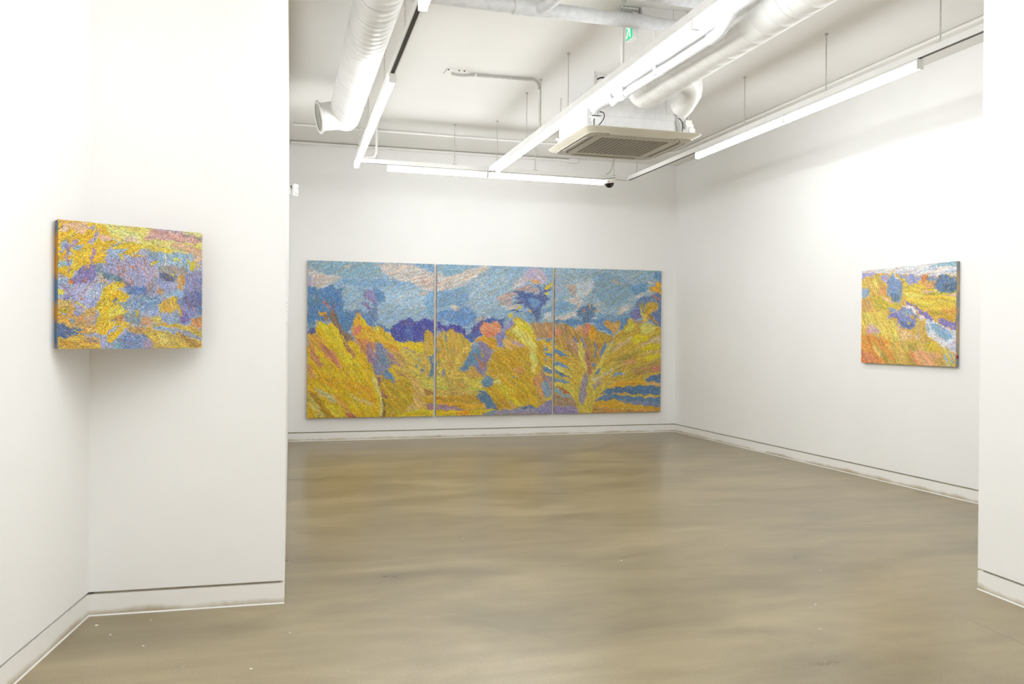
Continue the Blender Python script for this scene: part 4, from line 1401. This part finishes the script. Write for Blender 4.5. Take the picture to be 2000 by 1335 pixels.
def painting(name, label, cat, key, Wd, Hd, T, loc, rz, sl, sw, seed, group=None, edge=('C9B48A', '8F8468'), relief=.0022, stray_p=.045, var=.16, jag=.85):
    rg = np.random.default_rng(seed)
    regs = []
    for ln in PAINT[key].strip().splitlines():
        f = ln.split()
        regs.append((srgb(f[0]), math.radians(float(f[1])), [tuple(float(v) / 1000 for v in q.split(',')) for q in f[2:]]))
    root = thing(name, label, cat, loc, rz, group)
    em_ = noise_mat('painted canvas edge ' + key, srgb(edge[0]), srgb(edge[1]), 14, .8, lo=.42, hi=.58)
    cv = MB().rbox(-Wd / 2, Wd / 2, 0, T, 0, Hd, .003).build('canvas', em_, root)
    # strokes on a jittered grid, several layers
    sx, sy = sl * .62, sw * 1.02
    nu, nv = int(Wd / sx), int(Hd / sy)
    lay = []
    for layer in range(2):
        uu, vv = np.meshgrid((np.arange(nu) + .5) / nu, (np.arange(nv) + .5) / nv)
        uu = uu.ravel() + rg.uniform(-.7, .7, nu * nv) / nu
        vv = vv.ravel() + rg.uniform(-.8, .8, nu * nv) / nv
        lay.append((uu, vv, np.full(uu.shape, layer)))
    u = np.concatenate([a[0] for a in lay]); v = np.concatenate([a[1] for a in lay]); ly = np.concatenate([a[2] for a in lay])
    n = len(u)
    # ragged region borders
    wu = .005 * np.sin(v * 61 + 3 * np.sin(u * 37)) + rg.normal(0, .25 * sw / Wd, n)
    wv = .005 * np.sin(u * 57 + 3 * np.sin(v * 41)) + rg.normal(0, .25 * sw / Hd, n)
    stray = rg.random(n) < stray_p
    wu = np.where(stray, rg.normal(0, .016, n), wu); wv = np.where(stray, rg.normal(0, .016, n), wv)
    col = np.tile(np.array(srgb('CBA850')), (n, 1)); ang = np.zeros(n)
    for c, a, poly in regs:
        ang[inside(u + wu, v + wv, poly)] = a
    # flame shaped borders: look the colour up again, pushed along the stroke direction
    q = (-np.sin(ang) * u * Wd + np.cos(ang) * v * Hd) / (sl * 1.05) + rg.normal(0, .12, n)
    push = (np.abs((q % 1.0) - .5) * 4 - 1) * sl * jag * (1 + .6 * np.sin(q * .37 * 2 * PI))
    uu_, vv_ = u + wu + np.cos(ang) * push / Wd, v + wv + np.sin(ang) * push / Hd
    for c, a, poly in regs:
        k = inside(uu_, vv_, poly)
        col[k] = c
        ang[k] = a
    # yellows lean to lemon, blues to grey
    yel = (col[:, 0] > col[:, 2] * 1.9) & (col[:, 1] > col[:, 0] * .45)
    col[yel] *= np.array([1.04, 1.13, .95])
    blu = col[:, 2] > col[:, 0] * 1.15
    gray = col.mean(1, keepdims=True)
    col = np.where(blu[:, None], (col * .86 + gray * .14 * np.array([[1.08, 1.0, 1.02]])) * np.where(gray > .25, 1.10, 1.0), col)
    # long streaks of lighter, darker and warmer paint that follow the brush direction
    qq = (-np.sin(ang) * u * Wd + np.cos(ang) * v * Hd) / sl
    ss = (np.cos(ang) * u * Wd + np.sin(ang) * v * Hd) / sl
    st = np.sin(qq * 2.1 + 1.3 * np.sin(ss * .33) + 2.0 * np.sin(qq * .31)) + .7 * np.sin(qq * .83 + ss * .21 + 1.7) + .5 * np.sin(ss * .47 - qq * .4)
    st2 = np.sin(qq * 1.37 - ss * .17 + 4.0) + .8 * np.sin(qq * .57 + .9 * np.sin(ss * .26))
    amp = np.where(blu, .05, .10)
    col = col * np.exp(amp * st)[:, None] * np.exp(.055 * st2[:, None] * np.array([[1.0, -.2, -1.2]]))
    # pigment variation from stroke to stroke
    lum = np.exp(rg.normal(0, var, n))
    dk = rg.random(n)
    lum = np.where(dk < .09, lum * .45, lum)
    lum = np.where(dk > .93, lum * 1.30, lum)
    col = np.where(dk[:, None] > .96, col * .75 + .25 * np.array([[.80, .76, .66]]), col)
    tint = np.exp(rg.normal(0, .085, (n, 3)))
    warm = np.where(rg.random(n)[:, None] < .06, np.array([[1.25, .95, .75]]), 1.0)
    col = np.clip(col * lum[:, None] * tint * warm * 1.06, 0, .92)
    ang = ang + rg.normal(0, .30, n)
    ln_ = sl * rg.uniform(.75, 1.3, n) / 2
    wd_ = sw * rg.uniform(.75, 1.3, n) / 2
    ca, sa = np.cos(ang), np.sin(ang)
    cx, cz = (u - .5) * Wd, v * Hd
    z0 = rg.uniform(.0003, .0014, n) + ly * .0007
    z1 = z0 + relief * rg.uniform(.35, 1.0, n)
    pts = []
    # outline: tip, shoulder pairs, tail; ridge in the middle
    outline = [(-1, -.55), (.45, -1), (1, .1), (.35, 1), (-1, .6)]
    for a, b_ in outline:
        x = cx + ca * a * ln_ - sa * b_ * wd_
        z = cz + sa * a * ln_ + ca * b_ * wd_
        pts.append((x, -z0 + .0012, z))
    for a in (-.6, .55):
        x = cx + ca * a * ln_
        z = cz + sa * a * ln_
        pts.append((x, -z1, z))
    K = len(pts)
    X = np.stack([p[0] for p in pts], 1); Y = np.stack([p[1] for p in pts], 1); Z = np.stack([p[2] for p in pts], 1)
    X = np.clip(X, -Wd / 2, Wd / 2); Z = np.clip(Z, 0, Hd)
    co = np.stack([X, Y, Z], 2).reshape(-1, 3).astype(np.float32)
    tri = np.array([(0, 1, 6), (0, 6, 5), (1, 2, 6), (2, 3, 6), (3, 4, 5), (3, 5, 6), (4, 0, 5)])
    F_ = (np.arange(n)[:, None, None] * K + tri[None]).reshape(-1, 3)
    me = bpy.data.meshes.new('paint_strokes')
    me.vertices.add(len(co))
    me.vertices.foreach_set('co', co.ravel())
    me.loops.add(F_.size)
    me.loops.foreach_set('vertex_index', F_.ravel().astype(np.int32))
    me.polygons.add(len(F_))
    me.polygons.foreach_set('loop_start', np.arange(0, F_.size, 3, dtype=np.int32))
    me.polygons.foreach_set('loop_total', np.full(len(F_), 3, np.int32))
    me.update(calc_edges=True)
    at = me.attributes.new('pigment', 'FLOAT_COLOR', 'POINT')
    rgba = np.ones((n, K, 4), np.float32)
    rgba[:, :, :3] = col[:, None, :]
    at.data.foreach_set('color', rgba.ravel())
    me.materials.append(MT['paint'])
    ob = bpy.data.objects.new('paint_strokes', me)
    COL.objects.link(ob)
    ob.parent = root
    ob['kind'] = 'stuff'
    return root

TP, TH = .035, 1.622
G = 'panels of the autumn triptych'
painting('landscape_painting', 'landscape panel with a golden slope and a brown trunk rising over blue trees', 'painting', 'p1', 1.318, TH, TP, (1.091, DY - TP, .2385), 0, .0165, .0062, 1, G)
painting('landscape_painting', 'landscape panel with a coral bush and a lone dark pine above a yellow tree', 'painting', 'p2', 1.306, TH, TP, (2.431, DY - TP, .2385), 0, .0165, .0062, 2, G)
painting('landscape_painting', 'landscape panel with a spreading pale tree trunk and blue water stripes', 'painting', 'p3', 1.291, TH, TP, (3.7565, DY - TP, .2385), 0, .0165, .0062, 3, G)
painting('landscape_painting', 'small lavender and yellow bush landscape hung across the foreground wall corner', 'painting', 'lp', .530, .448, .032, (-.4570, 3.4535, 1.046), math.radians(31.45), .0072, .0028, 4, edge=('C8922E', '5F7FA0'), relief=.0011, stray_p=.08, var=.20, jag=.5)
rpo = painting('landscape_painting', 'river meadow landscape on the right wall with a pale blue stream', 'painting', 'rp', .981, .728, .028, (XR - .029, 5.380, .9085), -PI / 2, .015, .0054, 5, edge=('8C8F96', 'B9A27A'), relief=.0012, stray_p=.05, var=.12, jag=.65)
MB().box(.981 / 2 - .001, .981 / 2 + .0012, .006, .022, .055, .082).build('seal_mark', 'seal', rpo)
